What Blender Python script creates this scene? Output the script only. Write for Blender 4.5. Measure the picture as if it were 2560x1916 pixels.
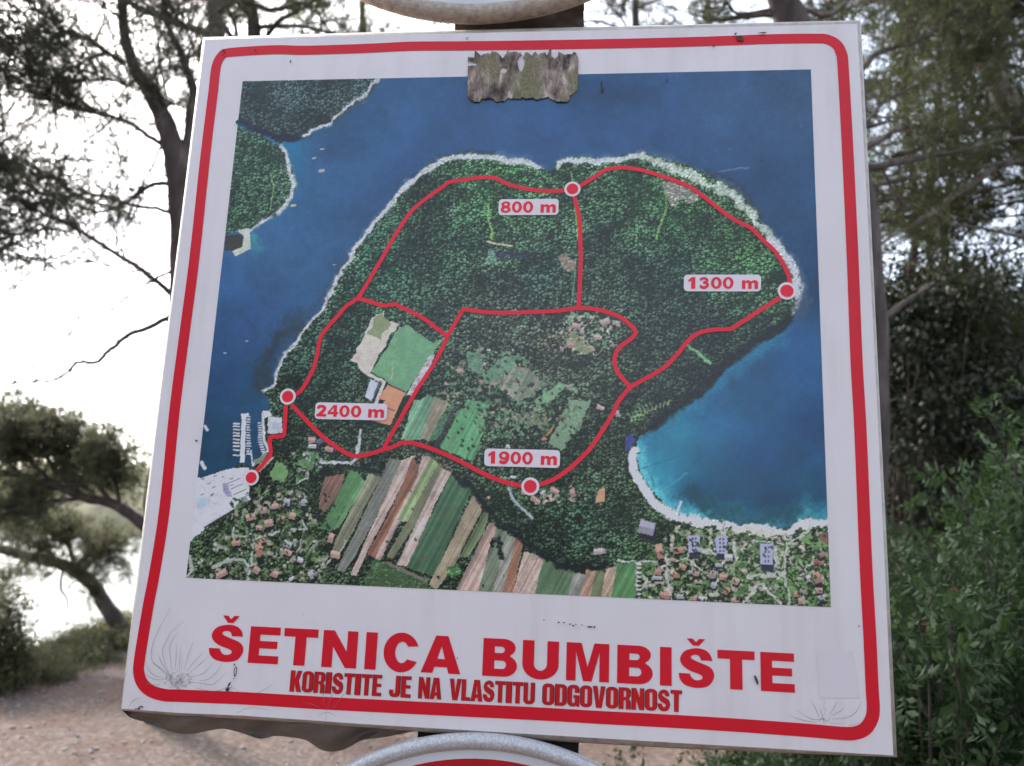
import bpy, math, random
import numpy as np
from mathutils import Matrix, Vector, geometry

# ------------------------------------------------------------------ reset
for o in list(bpy.data.objects):
    bpy.data.objects.remove(o)
scene = bpy.context.scene
col = scene.collection
rng = np.random.default_rng(11)
random.seed(5)

# ------------------------------------------------------------------ camera
FPX, CX, CY = 2102.0, 1280.0, 958.0          # focal length and centre in photo pixels (2560 x 1916)
BX = np.array([.99471848, .01836563, -.10098437])   # board right, in camera axes (right, down, forward)
BY = np.array([.03844796, -.97889954, .2006924])    # board up
BT = np.array([-.52658796, .43895811, 1.13350746])  # board lower left corner, board width = 1
BN = np.cross(BX, BY)
LEAN = math.radians(1.5)
UPC = math.cos(LEAN) * BY + math.sin(LEAN) * BN
UPC /= np.linalg.norm(UPC)
FW = np.array([0., 0., 1.])
YC = FW - FW.dot(UPC) * UPC
YC /= np.linalg.norm(YC)
XC = np.cross(YC, UPC)
MW = np.array([XC, YC, UPC])                 # camera axes -> world axes
EYE = np.array([0., 0., 1.6])

def ray(x, y):
    return MW @ np.array([(x - CX) / FPX, (y - CY) / FPX, 1.0])
def at(x, y, d):
    """point seen at photo pixel x, y with depth d metres"""
    return EYE + ray(x, y) * d
def on_ground(x, y, z=0.0):
    r = ray(x, y)
    return EYE + r * ((z - EYE[2]) / r[2])

cam_d = bpy.data.cameras.new('camera')
cam = bpy.data.objects.new('camera', cam_d)
col.objects.link(cam)
cam_d.sensor_width = 36.0
cam_d.lens = 36.0 * FPX / 2560.0
cam_d.clip_start = 0.05
cam_d.clip_end = 5000
m = Matrix.Identity(4)
for i in range(3):
    m[i][0] = MW[i][0]; m[i][1] = -MW[i][1]; m[i][2] = -MW[i][2]; m[i][3] = EYE[i]
cam.matrix_world = m
cam_d.dof.use_dof = True
cam_d.dof.focus_distance = 0.955
cam_d.dof.aperture_fstop = cam_d.lens / 4.4     # entrance pupil about 4.4 mm
cam_d.dof.aperture_blades = 0
scene.camera = cam

# ------------------------------------------------------------------ world, sun, exposure
SUN_AZ = math.atan2(ray(-700, 1290)[0], ray(-700, 1290)[1])
SUN_EL = math.radians(40)
world = bpy.data.worlds.new('World')
scene.world = world
world.use_nodes = True
wn = world.node_tree.nodes
sky = wn.new('ShaderNodeTexSky')
sky.sky_type = 'NISHITA'
sky.sun_disc = False
sky.sun_elevation = SUN_EL
sky.sun_rotation = SUN_AZ
sky.air_density = 0.8
sky.dust_density = 2.0
sky.ozone_density = 0.0
wn['Background'].inputs['Strength'].default_value = 0.15
veil = wn.new('ShaderNodeHueSaturation')      # thin even cloud: the same sky, less blue
veil.inputs['Saturation'].default_value = .55
world.node_tree.links.new(sky.outputs[0], veil.inputs['Color'])
world.node_tree.links.new(veil.outputs[0], wn['Background'].inputs['Color'])
sun_d = bpy.data.lights.new('sun', 'SUN')
sun_d.energy = 1.5
sun_d.angle = math.radians(10)
sun_d.color = (1.0, .93, .84)
sun = bpy.data.objects.new('sun', sun_d)
col.objects.link(sun)
sd = Vector((math.sin(SUN_AZ) * math.cos(SUN_EL), math.cos(SUN_AZ) * math.cos(SUN_EL), math.sin(SUN_EL)))
sun.rotation_euler = sd.to_track_quat('Z', 'Y').to_euler()
sun.location = sd * 40
vs = scene.view_settings
vs.view_transform = 'Standard'
vs.look = 'None'
vs.gamma = 1
vs.exposure = 2.1
vs.use_curve_mapping = False

# ------------------------------------------------------------------ mesh helpers
def tag(o, label=None, cat=None, group=None, kind=None):
    if label: o['label'] = label
    if cat: o['category'] = cat
    if group: o['group'] = group
    if kind: o['kind'] = kind
    return o
def empty(name, loc, rot=None):
    o = bpy.data.objects.new(name, None)
    o.empty_display_size = .1
    col.objects.link(o)
    if rot is None:
        o.location = loc
    else:
        o.matrix_world = rot
    return o
def mesh_np(name, V, F, mat, parent=None, smooth=False):
    """V (n,3), F list of arrays of faces, each (k, 3 or 4)"""
    V = np.asarray(V, dtype=np.float32)
    if isinstance(F, np.ndarray): F = [F]
    F = [np.asarray(f, dtype=np.int32) for f in F if len(f)]
    me = bpy.data.meshes.new(name)
    me.vertices.add(len(V))
    me.vertices.foreach_set('co', V.ravel())
    loops = np.concatenate([f.ravel() for f in F])
    sizes = np.concatenate([np.full(len(f), f.shape[1], dtype=np.int32) for f in F])
    starts = np.concatenate([[0], np.cumsum(sizes)[:-1]]).astype(np.int32)
    me.loops.add(len(loops))
    me.loops.foreach_set('vertex_index', loops)
    me.polygons.add(len(sizes))
    me.polygons.foreach_set('loop_start', starts)
    me.update(calc_edges=True)
    if smooth:
        me.polygons.foreach_set('use_smooth', np.ones(len(sizes), dtype=bool))
    if mat: me.materials.append(mat)
    o = bpy.data.objects.new(name, me)
    col.objects.link(o)
    if parent: o.parent = parent
    return o

class Bag:
    """collects pieces of geometry that belong to one mesh"""
    def __init__(s): s.V = []; s.T = []; s.Q = []; s.n = 0
    def add(s, V, T=None, Q=None):
        V = np.asarray(V, float)
        if len(V) == 0: return
        if T is not None and len(T): s.T.append(np.asarray(T) + s.n)
        if Q is not None and len(Q): s.Q.append(np.asarray(Q) + s.n)
        s.V.append(V); s.n += len(V)
    def build(s, name, mat, parent=None, smooth=False, origin=None):
        V = np.concatenate(s.V)
        if origin is not None: V = V - np.asarray(origin)
        F = []
        if s.T: F.append(np.concatenate(s.T))
        if s.Q: F.append(np.concatenate(s.Q))
        return mesh_np(name, V, F, mat, parent, smooth)

def catmull(P, n=6):
    P = np.asarray(P, float)
    if len(P) < 3: return P
    E = np.vstack([2 * P[0] - P[1], P, 2 * P[-1] - P[-2]])
    out = []
    for i in range(1, len(E) - 2):
        for k in range(n):
            t = k / n
            a, b, c, d = E[i - 1], E[i], E[i + 1], E[i + 2]
            out.append(.5 * (2 * b + (c - a) * t + (2 * a - 5 * b + 4 * c - d) * t * t + (3 * b - a - 3 * c + d) * t ** 3))
    out.append(P[-1])
    return np.array(out)

def tube(P, R, sides=8, cap=True):
    P = np.asarray(P, float); R = np.broadcast_to(np.asarray(R, float), (len(P),))
    T = np.gradient(P, axis=0)
    T /= np.linalg.norm(T, axis=1)[:, None] + 1e-9
    ref = np.array([0, 0, 1.]) if abs(T[0][2]) < .9 else np.array([1., 0, 0])
    V = []
    a = np.linspace(0, 2 * np.pi, sides, endpoint=False)
    nrm = np.cross(T[0], ref); nrm /= np.linalg.norm(nrm)
    for i in range(len(P)):
        nrm = nrm - T[i] * nrm.dot(T[i]); nrm /= np.linalg.norm(nrm) + 1e-9
        bi = np.cross(T[i], nrm)
        V.append(P[i] + R[i] * (np.cos(a)[:, None] * nrm + np.sin(a)[:, None] * bi))
    V = np.concatenate(V)
    k = np.arange(sides); k2 = (k + 1) % sides
    Q = np.concatenate([np.stack([i * sides + k, i * sides + k2, (i + 1) * sides + k2, (i + 1) * sides + k], 1) for i in range(len(P) - 1)])
    Tr = []
    if cap:
        V = np.vstack([V, P[0], P[-1]])
        n0 = len(V) - 2
        Tr = np.concatenate([np.stack([np.full(sides, n0), k2, k], 1),
                             np.stack([np.full(sides, n0 + 1), (len(P) - 1) * sides + k, (len(P) - 1) * sides + k2], 1)])
    return V, Tr, Q

# ------------------------------------------------------------------ material helpers
def lin(c):
    c = np.asarray(c, float) / 255.0
    return np.where(c <= .04045, c / 12.92, ((c + .055) / 1.055) ** 2.4)
def nt(name):
    m = bpy.data.materials.new(name)
    m.use_nodes = True
    return m, m.node_tree.nodes, m.node_tree.links, m.node_tree.nodes['Principled BSDF']
def ramp(n, stops):
    r = n.new('ShaderNodeValToRGB')
    e = r.color_ramp.elements
    while len(e) > 1: e.remove(e[-1])
    for i, (p, c) in enumerate(stops):
        k = e[0] if i == 0 else e.new(p)
        k.position = p
        k.color = (*c, 1)
    return r
def noise(n, l, vec, scale, detail=4, rough=.55):
    t = n.new('ShaderNodeTexNoise')
    t.inputs['Scale'].default_value = scale
    t.inputs['Detail'].default_value = detail
    t.inputs['Roughness'].default_value = rough
    if vec is not None: l.new(vec, t.inputs['Vector'])
    return t
def mottled(name, stops, scale, rough=.6, bump=0, bscale=None, stretch=None, metallic=0, spec=.5, detail=5, geo=False):
    m, n, l, p = nt(name)
    tc = n.new('ShaderNodeTexCoord')
    vec = tc.outputs['Object']
    if geo:
        g = n.new('ShaderNodeNewGeometry'); vec = g.outputs['Position']
    if stretch:
        mp = n.new('ShaderNodeMapping'); mp.inputs['Scale'].default_value = stretch
        l.new(vec, mp.inputs['Vector']); vec = mp.outputs['Vector']
    t = noise(n, l, vec, scale, detail)
    r = ramp(n, stops)
    l.new(t.outputs['Fac'], r.inputs['Fac'])
    l.new(r.outputs['Color'], p.inputs['Base Color'])
    p.inputs['Roughness'].default_value = rough
    p.inputs['Metallic'].default_value = metallic
    p.inputs['Specular IOR Level'].default_value = spec
    if bump:
        t2 = noise(n, l, vec, bscale or scale * 3, 5)
        b = n.new('ShaderNodeBump')
        b.inputs['Strength'].default_value = bump
        b.inputs['Distance'].default_value = .01
        l.new(t2.outputs['Fac'], b.inputs['Height'])
        l.new(b.outputs['Normal'], p.inputs['Normal'])
    return m
def leafy(name, stops, scale=1.5, transl=.35, rough=.55, tcol=None):
    """foliage: clumps of lighter and darker leaves, light passes through"""
    m, n, l, p = nt(name)
    g = n.new('ShaderNodeNewGeometry')
    t = noise(n, l, g.outputs['Position'], scale, 3)
    t2 = noise(n, l, g.outputs['Position'], scale * 14, 2)
    mx = n.new('ShaderNodeMath'); mx.operation = 'MULTIPLY_ADD'
    l.new(t2.outputs['Fac'], mx.inputs[0]); mx.inputs[1].default_value = .55
    sc = n.new('ShaderNodeMath'); sc.operation = 'MULTIPLY'; sc.inputs[1].default_value = .5
    l.new(t.outputs['Fac'], sc.inputs[0]); l.new(sc.outputs[0], mx.inputs[2])
    r = ramp(n, stops)
    l.new(mx.outputs[0], r.inputs['Fac'])
    l.new(r.outputs['Color'], p.inputs['Base Color'])
    p.inputs['Roughness'].default_value = rough
    p.inputs['Specular IOR Level'].default_value = .35
    tr = n.new('ShaderNodeBsdfTranslucent')
    hs = n.new('ShaderNodeHueSaturation'); hs.inputs['Value'].default_value = 1.5; hs.inputs['Saturation'].default_value = 1.1
    hs.inputs['Hue'].default_value = .485
    l.new(r.outputs['Color'], hs.inputs['Color']); l.new(hs.outputs[0], tr.inputs['Color'])
    ms = n.new('ShaderNodeMixShader'); ms.inputs[0].default_value = transl
    l.new(p.outputs[0], ms.inputs[1]); l.new(tr.outputs[0], ms.inputs[2])
    l.new(ms.outputs[0], n['Material Output'].inputs['Surface'])
    return m
def vinyl(name, c, rough=.33, vary=.06, streaks=0.0):
    """printed or painted sheet: nearly even colour with faint dirt and a slightly wavy gloss"""
    m, n, l, p = nt(name)
    tc = n.new('ShaderNodeTexCoord')
    t = noise(n, l, tc.outputs['Object'], 9, 4)
    c = np.asarray(c, float)
    r = ramp(n, [(.3, c * (1 - vary)), (.7, np.minimum(c * (1 + vary), .9))])
    l.new(t.outputs['Fac'], r.inputs['Fac'])
    out = r.outputs['Color']
    if streaks:                              # faint run-off streaks and blotches of grime
        mp = n.new('ShaderNodeMapping'); mp.inputs['Scale'].default_value = (1, 1, .08)
        l.new(tc.outputs['Object'], mp.inputs['Vector'])
        ts = noise(n, l, mp.outputs['Vector'], 38, 4, .6)
        tb = noise(n, l, tc.outputs['Object'], 3.2, 5, .65)
        mu = n.new('ShaderNodeMath'); mu.operation = 'MULTIPLY'
        l.new(ts.outputs['Fac'], mu.inputs[0]); l.new(tb.outputs['Fac'], mu.inputs[1])
        gr = n.new('ShaderNodeMapRange'); gr.inputs['From Min'].default_value = .24; gr.inputs['From Max'].default_value = .42; gr.inputs['To Max'].default_value = streaks
        l.new(mu.outputs[0], gr.inputs['Value'])
        mg = n.new('ShaderNodeMixRGB'); l.new(gr.outputs[0], mg.inputs['Fac']); l.new(out, mg.inputs['Color1']); mg.inputs['Color2'].default_value = (.42, .37, .31, 1)
        out = mg.outputs['Color']
    l.new(out, p.inputs['Base Color'])
    p.inputs['Roughness'].default_value = rough
    p.inputs['Specular IOR Level'].default_value = .32
    t2 = noise(n, l, tc.outputs['Object'], 7, 2)
    t3 = noise(n, l, tc.outputs['Object'], 900, 2)
    ad = n.new('ShaderNodeMath'); ad.operation = 'MULTIPLY_ADD'; ad.inputs[1].default_value = .012
    l.new(t3.outputs['Fac'], ad.inputs[0]); l.new(t2.outputs['Fac'], ad.inputs[2])
    b = n.new('ShaderNodeBump'); b.inputs['Strength'].default_value = .25; b.inputs['Distance'].default_value = .004
    l.new(ad.outputs[0], b.inputs['Height']); l.new(b.outputs['Normal'], p.inputs['Normal'])
    return m

M = {}
M['white'] = vinyl('white_vinyl', (.785, .735, .74), .28, .03, .22)
M['red'] = vinyl('red_vinyl', (.68, .010, .026), .28, .05)
M['darkred'] = vinyl('dark_red_vinyl', (.56, .006, .012), .35, .12)
M['maroon'] = vinyl('maroon_edge', (.13, .01, .015), .5, .1)
M['trail'] = vinyl('trail_red', (.85, .02, .045), .35, .05)
M['plate'] = vinyl('label_white', (.80, .745, .77), .36, .03)
M['sticker'] = vinyl('sticker_paper', (.735, .67, .69), .5, .02)
M['crack'] = vinyl('crack_dirt', (.24, .20, .19), .8, .2)
M['rust'] = mottled('rusty_dirt', [(.3, (.03, .022, .016)), (.7, (.12, .085, .05))], 300, .85)
M['edge'] = mottled('weathered_edge', [(.3, (.30, .26, .22)), (.62, (.50, .45, .40)), (.75, (.22, .18, .15))], 60, .55, .3, 240)
M['flap'] = mottled('dull_sheet_metal', [(.3, (.095, .08, .07)), (.7, (.165, .142, .127))], 14, .45, .25, 60)
M['silver'] = mottled('speckled_aluminium', [(.32, (.40, .40, .41)), (.5, (.50, .50, .51)), (.66, (.64, .64, .65))], 420, .42, .10, 700, metallic=.3)
M['rim'] = mottled('dusty_rim', [(.3, (.30, .24, .19)), (.6, (.47, .40, .33)), (.75, (.55, .48, .42))], 120, .6, .35, 400)
M['signwhite'] = vinyl('sign_face_white', (.62, .64, .66), .4, .05)
M['signred'] = vinyl('sign_face_red', (.45, .008, .012), .35, .08)
M['black'] = mottled('black_channel', [(.3, (.012, .012, .014)), (.7, (.03, .03, .034))], 40, .45)
M['steel'] = mottled('brown_steel', [(.3, (.06, .045, .035)), (.7, (.13, .10, .085))], 30, .6, .2)
M['bark'] = mottled('pine_bark', [(.28, (.022, .016, .014)), (.5, (.065, .048, .043)), (.72, (.14, .108, .098))], 9, .9, .9, 24, stretch=(1, 1, .35), geo=True)
M['bark_pale'] = mottled('pale_bark', [(.28, (.07, .052, .046)), (.5, (.16, .125, .11)), (.72, (.25, .21, .19))], 9, .9, .7, 24, stretch=(1, 1, .35), geo=True)
M['twig'] = mottled('twig', [(.3, (.03, .023, .018)), (.7, (.09, .07, .055))], 20, .9, geo=True)
M['needle'] = leafy('pine_needles', [(.25, (.020, .028, .010)), (.5, (.048, .060, .020)), (.75, (.105, .115, .04))], .9, .35)
M['needle_dark'] = leafy('pine_needles_dark', [(.25, (.032, .038, .024)), (.5, (.06, .068, .042)), (.75, (.11, .115, .07))], .9, .5)
M['needle_haze'] = leafy('pine_needles_haze', [(.25, (.055, .06, .036)), (.5, (.10, .105, .064)), (.75, (.16, .16, .10))], .9, .5)  # bank pines: haze put into the needle colour as a paler tone
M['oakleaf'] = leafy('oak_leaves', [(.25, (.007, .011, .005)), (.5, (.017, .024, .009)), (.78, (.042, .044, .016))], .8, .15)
M['mastic'] = leafy('mastic_leaves', [(.2, (.010, .022, .008)), (.5, (.030, .060, .021)), (.8, (.078, .122, .046))], 4.0, .28, .65)
M['scrub'] = leafy('scrub_leaves', [(.25, (.03, .036, .018)), (.5, (.068, .074, .034)), (.8, (.17, .15, .07))], 1.6, .4)
M['bright'] = leafy('bright_leaves', [(.25, (.07, .11, .02)), (.5, (.14, .20, .04)), (.8, (.26, .30, .08))], 2, .45)
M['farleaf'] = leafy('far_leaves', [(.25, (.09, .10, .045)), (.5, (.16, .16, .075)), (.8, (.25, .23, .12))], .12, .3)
M['smilax'] = mottled('broad_leaf', [(.3, (.03, .055, .02)), (.6, (.07, .11, .035)), (.75, (.18, .12, .05))], 14, .4, geo=True)
M['dryleaf'] = mottled('dry_leaf', [(.3, (.16, .045, .02)), (.7, (.30, .11, .05))], 20, .6, geo=True)

# ------------------------------------------------------------------ board space: photo pixel -> board
SB = 0.8                                     # board width in metres
BMAT = np.linalg.inv(np.array([BX, BY, BT]).T)
def buv(x, y):
    q = BMAT @ np.array([(x - CX) / FPX, (y - CY) / FPX, 1.0])
    return np.array([q[0] / q[2], q[1] / q[2]])
ZO = {'A': (500, 140, 3.312), 'B': (1000, 100, 3.312), 'C': (1500, 140, 3.312), 'D': (480, 600, 3.312),
      'E': (1000, 600, 3.312), 'F': (1500, 600, 3.312), 'G': (440, 1000, 3.312), 'H': (1000, 1000, 3.312),
      'I': (1500, 1000, 2.957), 'J': (300, 1440, 3.16), 'K': (900, 1500, 3.16), 'L': (1500, 1500, 2.9105),
      'T': (880, 0, 3.568), 'S': (280, 1480, 4.87), 'N': (0, 0, 1.0)}
def zp(k, pts):
    a, b, s = ZO[k]
    return [(a + x / s, b + y / s) for x, y in pts]
def zb(k, pts):
    return np.array([buv(*p) for p in zp(k, pts)])
def loc(uv, w=0.0):
    """board coordinates -> local metres of the sign: x along, y backwards, z up"""
    uv = np.asarray(uv, float)
    w = np.broadcast_to(np.asarray(w, float), uv.shape[:1])
    return np.stack([(uv[:, 0] - .5) * SB, -w, uv[:, 1] * SB], 1)
def ray_back(x, y, back):
    """local point on the plane `back` metres behind the front face seen at photo pixel"""
    d = np.array([(x - CX) / FPX, (y - CY) / FPX, 1.0])
    o = BT * SB - BN * back
    k = o.dot(BN) / d.dot(BN)
    p = d * k - BT * SB
    return np.array([p.dot(BX) - SB / 2, back, p.dot(BY)])

rx, ry, rz = MW @ BX, -(MW @ BN), MW @ BY
org = EYE + MW @ (BT * SB + BX * SB / 2)
SM = Matrix.Identity(4)
for i in range(3):
    SM[i][0] = rx[i]; SM[i][1] = ry[i]; SM[i][2] = rz[i]; SM[i][3] = org[i]
BH = 1.0059

# ================================================================== GROUND, SEA, HILL
BANK = [on_ground(-2500, 1900), on_ground(-300, 1860), on_ground(0, 1712), on_ground(150, 1655), on_ground(330, 1590)]
BANK = [np.array(p[:2]) for p in BANK] + [np.array(p) for p in [(-1.0, 13.6), (1.6, 19), (6, 30), (20, 60), (60, 160), (200, 500)]]
BANK[0] = np.array([-200., 1.0]); BANK[1] = np.array([-7.2, 6.4])
BANK = np.array(BANK)
def land(x, y):
    """signed distance to the bank, positive on land"""
    best = np.full(np.shape(x), 1e9); sg = np.ones(np.shape(x))
    for a, b in zip(BANK[:-1], BANK[1:]):
        d = b - a
        t = np.clip(((x - a[0]) * d[0] + (y - a[1]) * d[1]) / d.dot(d), 0, 1)
        dx = x - a[0] - t * d[0]; dy = y - a[1] - t * d[1]
        q = np.hypot(dx, dy)
        cr = d[0] * (y - a[1]) - d[1] * (x - a[0])
        up = q < best
        best = np.where(up, q, best); sg = np.where(up, np.where(cr < 0, 1, -1), sg)
    return best * sg
def hsh(i, j, seed):
    h = (i.astype(np.int64) * 374761393 + j.astype(np.int64) * 668265263 + seed * 1442695041) & 0x7fffffff
    h = ((h ^ (h >> 13)) * 1274126177) & 0x7fffffff
    return ((h ^ (h >> 16)) & 0xffff) / 65535.0
def vn(x, y, seed=0):
    x = np.asarray(x, float); y = np.asarray(y, float)
    i = np.floor(x); j = np.floor(y); u = x - i; v = y - j
    u = u * u * (3 - 2 * u); v = v * v * (3 - 2 * v)
    return (hsh(i, j, seed) * (1 - u) + hsh(i + 1, j, seed) * u) * (1 - v) + (hsh(i, j + 1, seed) * (1 - u) + hsh(i + 1, j + 1, seed) * u) * v
def fbm(x, y, seed=0, o=4):
    s = 0; a = .5; t = 0
    for k in range(o):
        s = s + a * vn(x * 2 ** k, y * 2 ** k, seed + k); t += a; a *= .5
    return s / t
def gz(x, y):
    x = np.asarray(x, float); y = np.asarray(y, float)
    s = land(x, y)
    k = np.clip((s + 2.6) / 2.8, 0, 1); k = k * k * (3 - 2 * k)
    return -2.6 * (1 - k) + (fbm(x * .9, y * .9, 3) - .5) * .10 * np.clip(k, .2, 1) * np.clip(np.hypot(x, y - .8) - .5, 0, 1)

ax = np.unique(np.concatenate([np.linspace(-400, -30, 12), np.linspace(-30, -9, 20), np.linspace(-9, 9, 100), np.linspace(9, 30, 20), np.linspace(30, 600, 14)]))
ay = np.unique(np.concatenate([np.linspace(-300, -20, 10), np.linspace(-20, 0, 16), np.linspace(0, 20, 110), np.linspace(20, 60, 20), np.linspace(60, 700, 14)]))
gx, gy = np.meshgrid(ax, ay)
GV = np.stack([gx, gy, gz(gx, gy)], -1).reshape(-1, 3)
def gridq(nx, ny):
    i = np.arange(nx * ny).reshape(ny, nx)
    return np.stack([i[:-1, :-1], i[:-1, 1:], i[1:, 1:], i[1:, :-1]], -1).reshape(-1, 4)
gm, n, l, p = nt('gravel_and_needle_litter')
g = n.new('ShaderNodeNewGeometry')
big = noise(n, l, g.outputs['Position'], .75, 4)
fine = noise(n, l, g.outputs['Position'], 26, 5, .7)
mid = noise(n, l, g.outputs['Position'], 4, 4, .6)
gravel = ramp(n, [(.36, (.040, .027, .020)), (.5, (.105, .075, .060)), (.64, (.23, .178, .152))])
litter = ramp(n, [(.36, (.040, .020, .012)), (.52, (.10, .054, .036)), (.66, (.20, .125, .095))])
l.new(fine.outputs['Fac'], gravel.inputs['Fac']); l.new(fine.outputs['Fac'], litter.inputs['Fac'])
sm = n.new('ShaderNodeMath'); sm.operation = 'ADD'
l.new(big.outputs['Fac'], sm.inputs[0])
sc = n.new('ShaderNodeMath'); sc.operation = 'MULTIPLY'; sc.inputs[1].default_value = .45
l.new(mid.outputs['Fac'], sc.inputs[0]); l.new(sc.outputs[0], sm.inputs[1])
mr = n.new('ShaderNodeMapRange'); mr.inputs['From Min'].default_value = .66; mr.inputs['From Max'].default_value = .80
l.new(sm.outputs[0], mr.inputs['Value'])
mx = n.new('ShaderNodeMixRGB'); l.new(mr.outputs[0], mx.inputs['Fac'])
l.new(gravel.outputs['Color'], mx.inputs['Color1']); l.new(litter.outputs['Color'], mx.inputs['Color2'])
l.new(mx.outputs['Color'], p.inputs['Base Color'])
p.inputs['Roughness'].default_value = .95
b = n.new('ShaderNodeBump'); b.inputs['Strength'].default_value = .8; b.inputs['Distance'].default_value = .03
l.new(fine.outputs['Fac'], b.inputs['Height']); l.new(b.outputs['Normal'], p.inputs['Normal'])
tag(mesh_np('ground', GV, gridq(len(ax), len(ay)), gm, smooth=True), kind='structure')

# sea
SEA = -1.7
sm_, n, l, p = nt('sea_water')
g = n.new('ShaderNodeNewGeometry')
mp = n.new('ShaderNodeMapping'); mp.inputs['Scale'].default_value = (.35, 1.0, 1)
mp.inputs['Rotation'].default_value = (0, 0, SUN_AZ * -1)
l.new(g.outputs['Position'], mp.inputs['Vector'])
w1 = noise(n, l, mp.outputs['Vector'], 1.5, 6, .62)
p.inputs['Base Color'].default_value = (.03, .055, .065, 1)
p.inputs['Roughness'].default_value = .12
p.inputs['IOR'].default_value = 1.333
b = n.new('ShaderNodeBump'); b.inputs['Strength'].default_value = .8; b.inputs['Distance'].default_value = .4
l.new(w1.outputs['Fac'], b.inputs['Height']); l.new(b.outputs['Normal'], p.inputs['Normal'])
tag(mesh_np('sea', [(-2500, -2500, SEA), (2500, -2500, SEA), (2500, 2500, SEA), (-2500, 2500, SEA)], np.array([[0, 1, 2, 3]]), sm_), kind='structure')

# far shore: a low wooded ridge across the water
hx = np.linspace(0, 1, 60); hy = np.linspace(0, 1, 14)
HP0, HP1 = np.array([-150., 120.]), np.array([40., 190.])
HV = []
for j in hy:
    for i in hx:
        c = HP0 + (HP1 - HP0) * i + np.array([-.35, .93]) * j * 70
        hgt = 15 * math.sin(min(1, j * 1.3) * math.pi / 2) * (.35 + .65 * (1 - abs(i - .66) * 1.1)) + 3 * float(vn(np.array(i * 9), np.array(j * 4), 5))
        HV.append((c[0], c[1], SEA - .5 + hgt * (j > 0)))
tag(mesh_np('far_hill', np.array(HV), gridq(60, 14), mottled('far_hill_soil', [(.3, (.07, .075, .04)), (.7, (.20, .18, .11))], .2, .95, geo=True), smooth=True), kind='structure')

# ================================================================== FOLIAGE BUILDERS
def unit(a):
    return a / (np.linalg.norm(a, axis=-1, keepdims=True) + 1e-9)
def needles(bag, P, D, k=14, L=.09, w=.005, spread=.8):
    """tufts of pine needles at P pointing along D"""
    P = np.repeat(np.asarray(P), k, 0); D = np.repeat(np.asarray(D), k, 0)
    N = len(P)
    if not N: return
    d = unit(D * .75 + unit(rng.normal(size=(N, 3))) * spread)
    ln = L * rng.uniform(.65, 1.15, (N, 1))
    s = unit(np.cross(d, rng.normal(size=(N, 3)))) * w * .5
    st = P - D * rng.uniform(0, .06, (N, 1))
    V = np.stack([st - s, st + s, st + d * ln], 1).reshape(-1, 3)
    bag.add(V, T=np.arange(N * 3).reshape(-1, 3))
def leaves(bag, P, L=.05, w=.028, up=.3, N0=None):
    """small folded leaves, four triangles each"""
    N = len(P)
    if not N: return
    d = unit(rng.normal(size=(N, 3)) + np.array([0, 0, up]) + (0 if N0 is None else N0 * .8))
    s = unit(np.cross(d, rng.normal(size=(N, 3))))
    q = np.cross(d, s)
    ln = L * rng.uniform(.6, 1.2, (N, 1)); ww = w * rng.uniform(.7, 1.2, (N, 1))
    a = P; t = P + d * ln; mid_ = P + d * ln * .5
    V = np.stack([a, mid_ + s * ww * .5 + q * ww * .15, t, mid_ - s * ww * .5 + q * ww * .15], 1).reshape(-1, 3)
    i = np.arange(N)[:, None] * 4
    bag.add(V, T=np.concatenate([i + [0, 1, 2], i + [0, 2, 3]]))
def twigs_on(limb, n, lr, wood, P, D, up=.15, tufts=9, r=.006, t0=.2, spread=1.0):
    """side twigs along a limb; needle tufts on their outer part"""
    limb = np.asarray(limb)
    seg = np.linspace(0, 1, len(limb))
    for _ in range(n):
        t = t0 + (1 - t0) * random.random() ** .8
        p0 = np.array([np.interp(t, seg, limb[:, c]) for c in range(3)])
        i = min(int(t * (len(limb) - 1)), len(limb) - 2)
        ax_ = limb[i + 1] - limb[i]; ax_ = ax_ / (np.linalg.norm(ax_) + 1e-9)
        d = ax_ * .7 + rng.normal(size=3) * spread * .75 + np.array([0, 0, up])
        d /= np.linalg.norm(d)
        Lg = random.uniform(*lr)
        p1 = p0 + d * Lg * .5 + rng.normal(size=3) * Lg * .08
        p2 = p1 + (d + rng.normal(size=3) * .35 + np.array([0, 0, up])) * Lg * .5
        wood.add(*tube([p0, p1, p2], [r, r * .75, r * .4], 4, False))
        for k in range(tufts):
            s = .3 + .7 * (k + random.random()) / tufts
            q = p0 + (p1 - p0) * s * 2 if s < .5 else p1 + (p2 - p1) * (s - .5) * 2
            P.append(q + rng.normal(size=3) * .05); D.append(unit(d + rng.normal(size=3) * .7))
def pine(label, base, trunk, radii, limbs, bark='bark', leaf='needle', seed=0, group=None, needle=(14, .09, .005), name='pine_tree', tw=(26, (.35, .95), 9)):
    """trunk: list of 3-D points; limbs: list of (points, radius, twig factor)"""
    random.seed(seed)
    base = np.array(base)
    root = empty(name, base)
    tag(root, label, 'tree', group)
    tp = catmull(trunk, 5); tr = np.interp(np.linspace(0, 1, len(tp)), np.linspace(0, 1, len(radii)), radii)
    tr = tr * (1 + .06 * np.sin(np.arange(len(tp)) * 1.9))
    b = Bag(); b.add(*tube(tp, tr, 14)); b.build('trunk', M[bark], root, True, base)
    wood = Bag(); P = []; D = []
    for pts, r, f in limbs:
        lp = catmull(pts, 5)
        lp[1:-1] += rng.normal(size=lp[1:-1].shape) * r * .12
        lb = Bag(); lb.add(*tube(lp, np.linspace(r, r * .22, len(lp)), 7)); lb.build('limb', M[bark], root, True, base)
        if f > 0:
            twigs_on(lp, int(tw[0] * f), tw[1], wood, P, D, tufts=tw[2])
    if P:
        tag(wood.build('twigs', M['twig'], root, False, base), kind='stuff')
        nb = Bag(); needles(nb, np.array(P), np.array(D), *needle)
        tag(nb.build('crown', M[leaf], root, False, base), kind='stuff')
    return root
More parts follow.
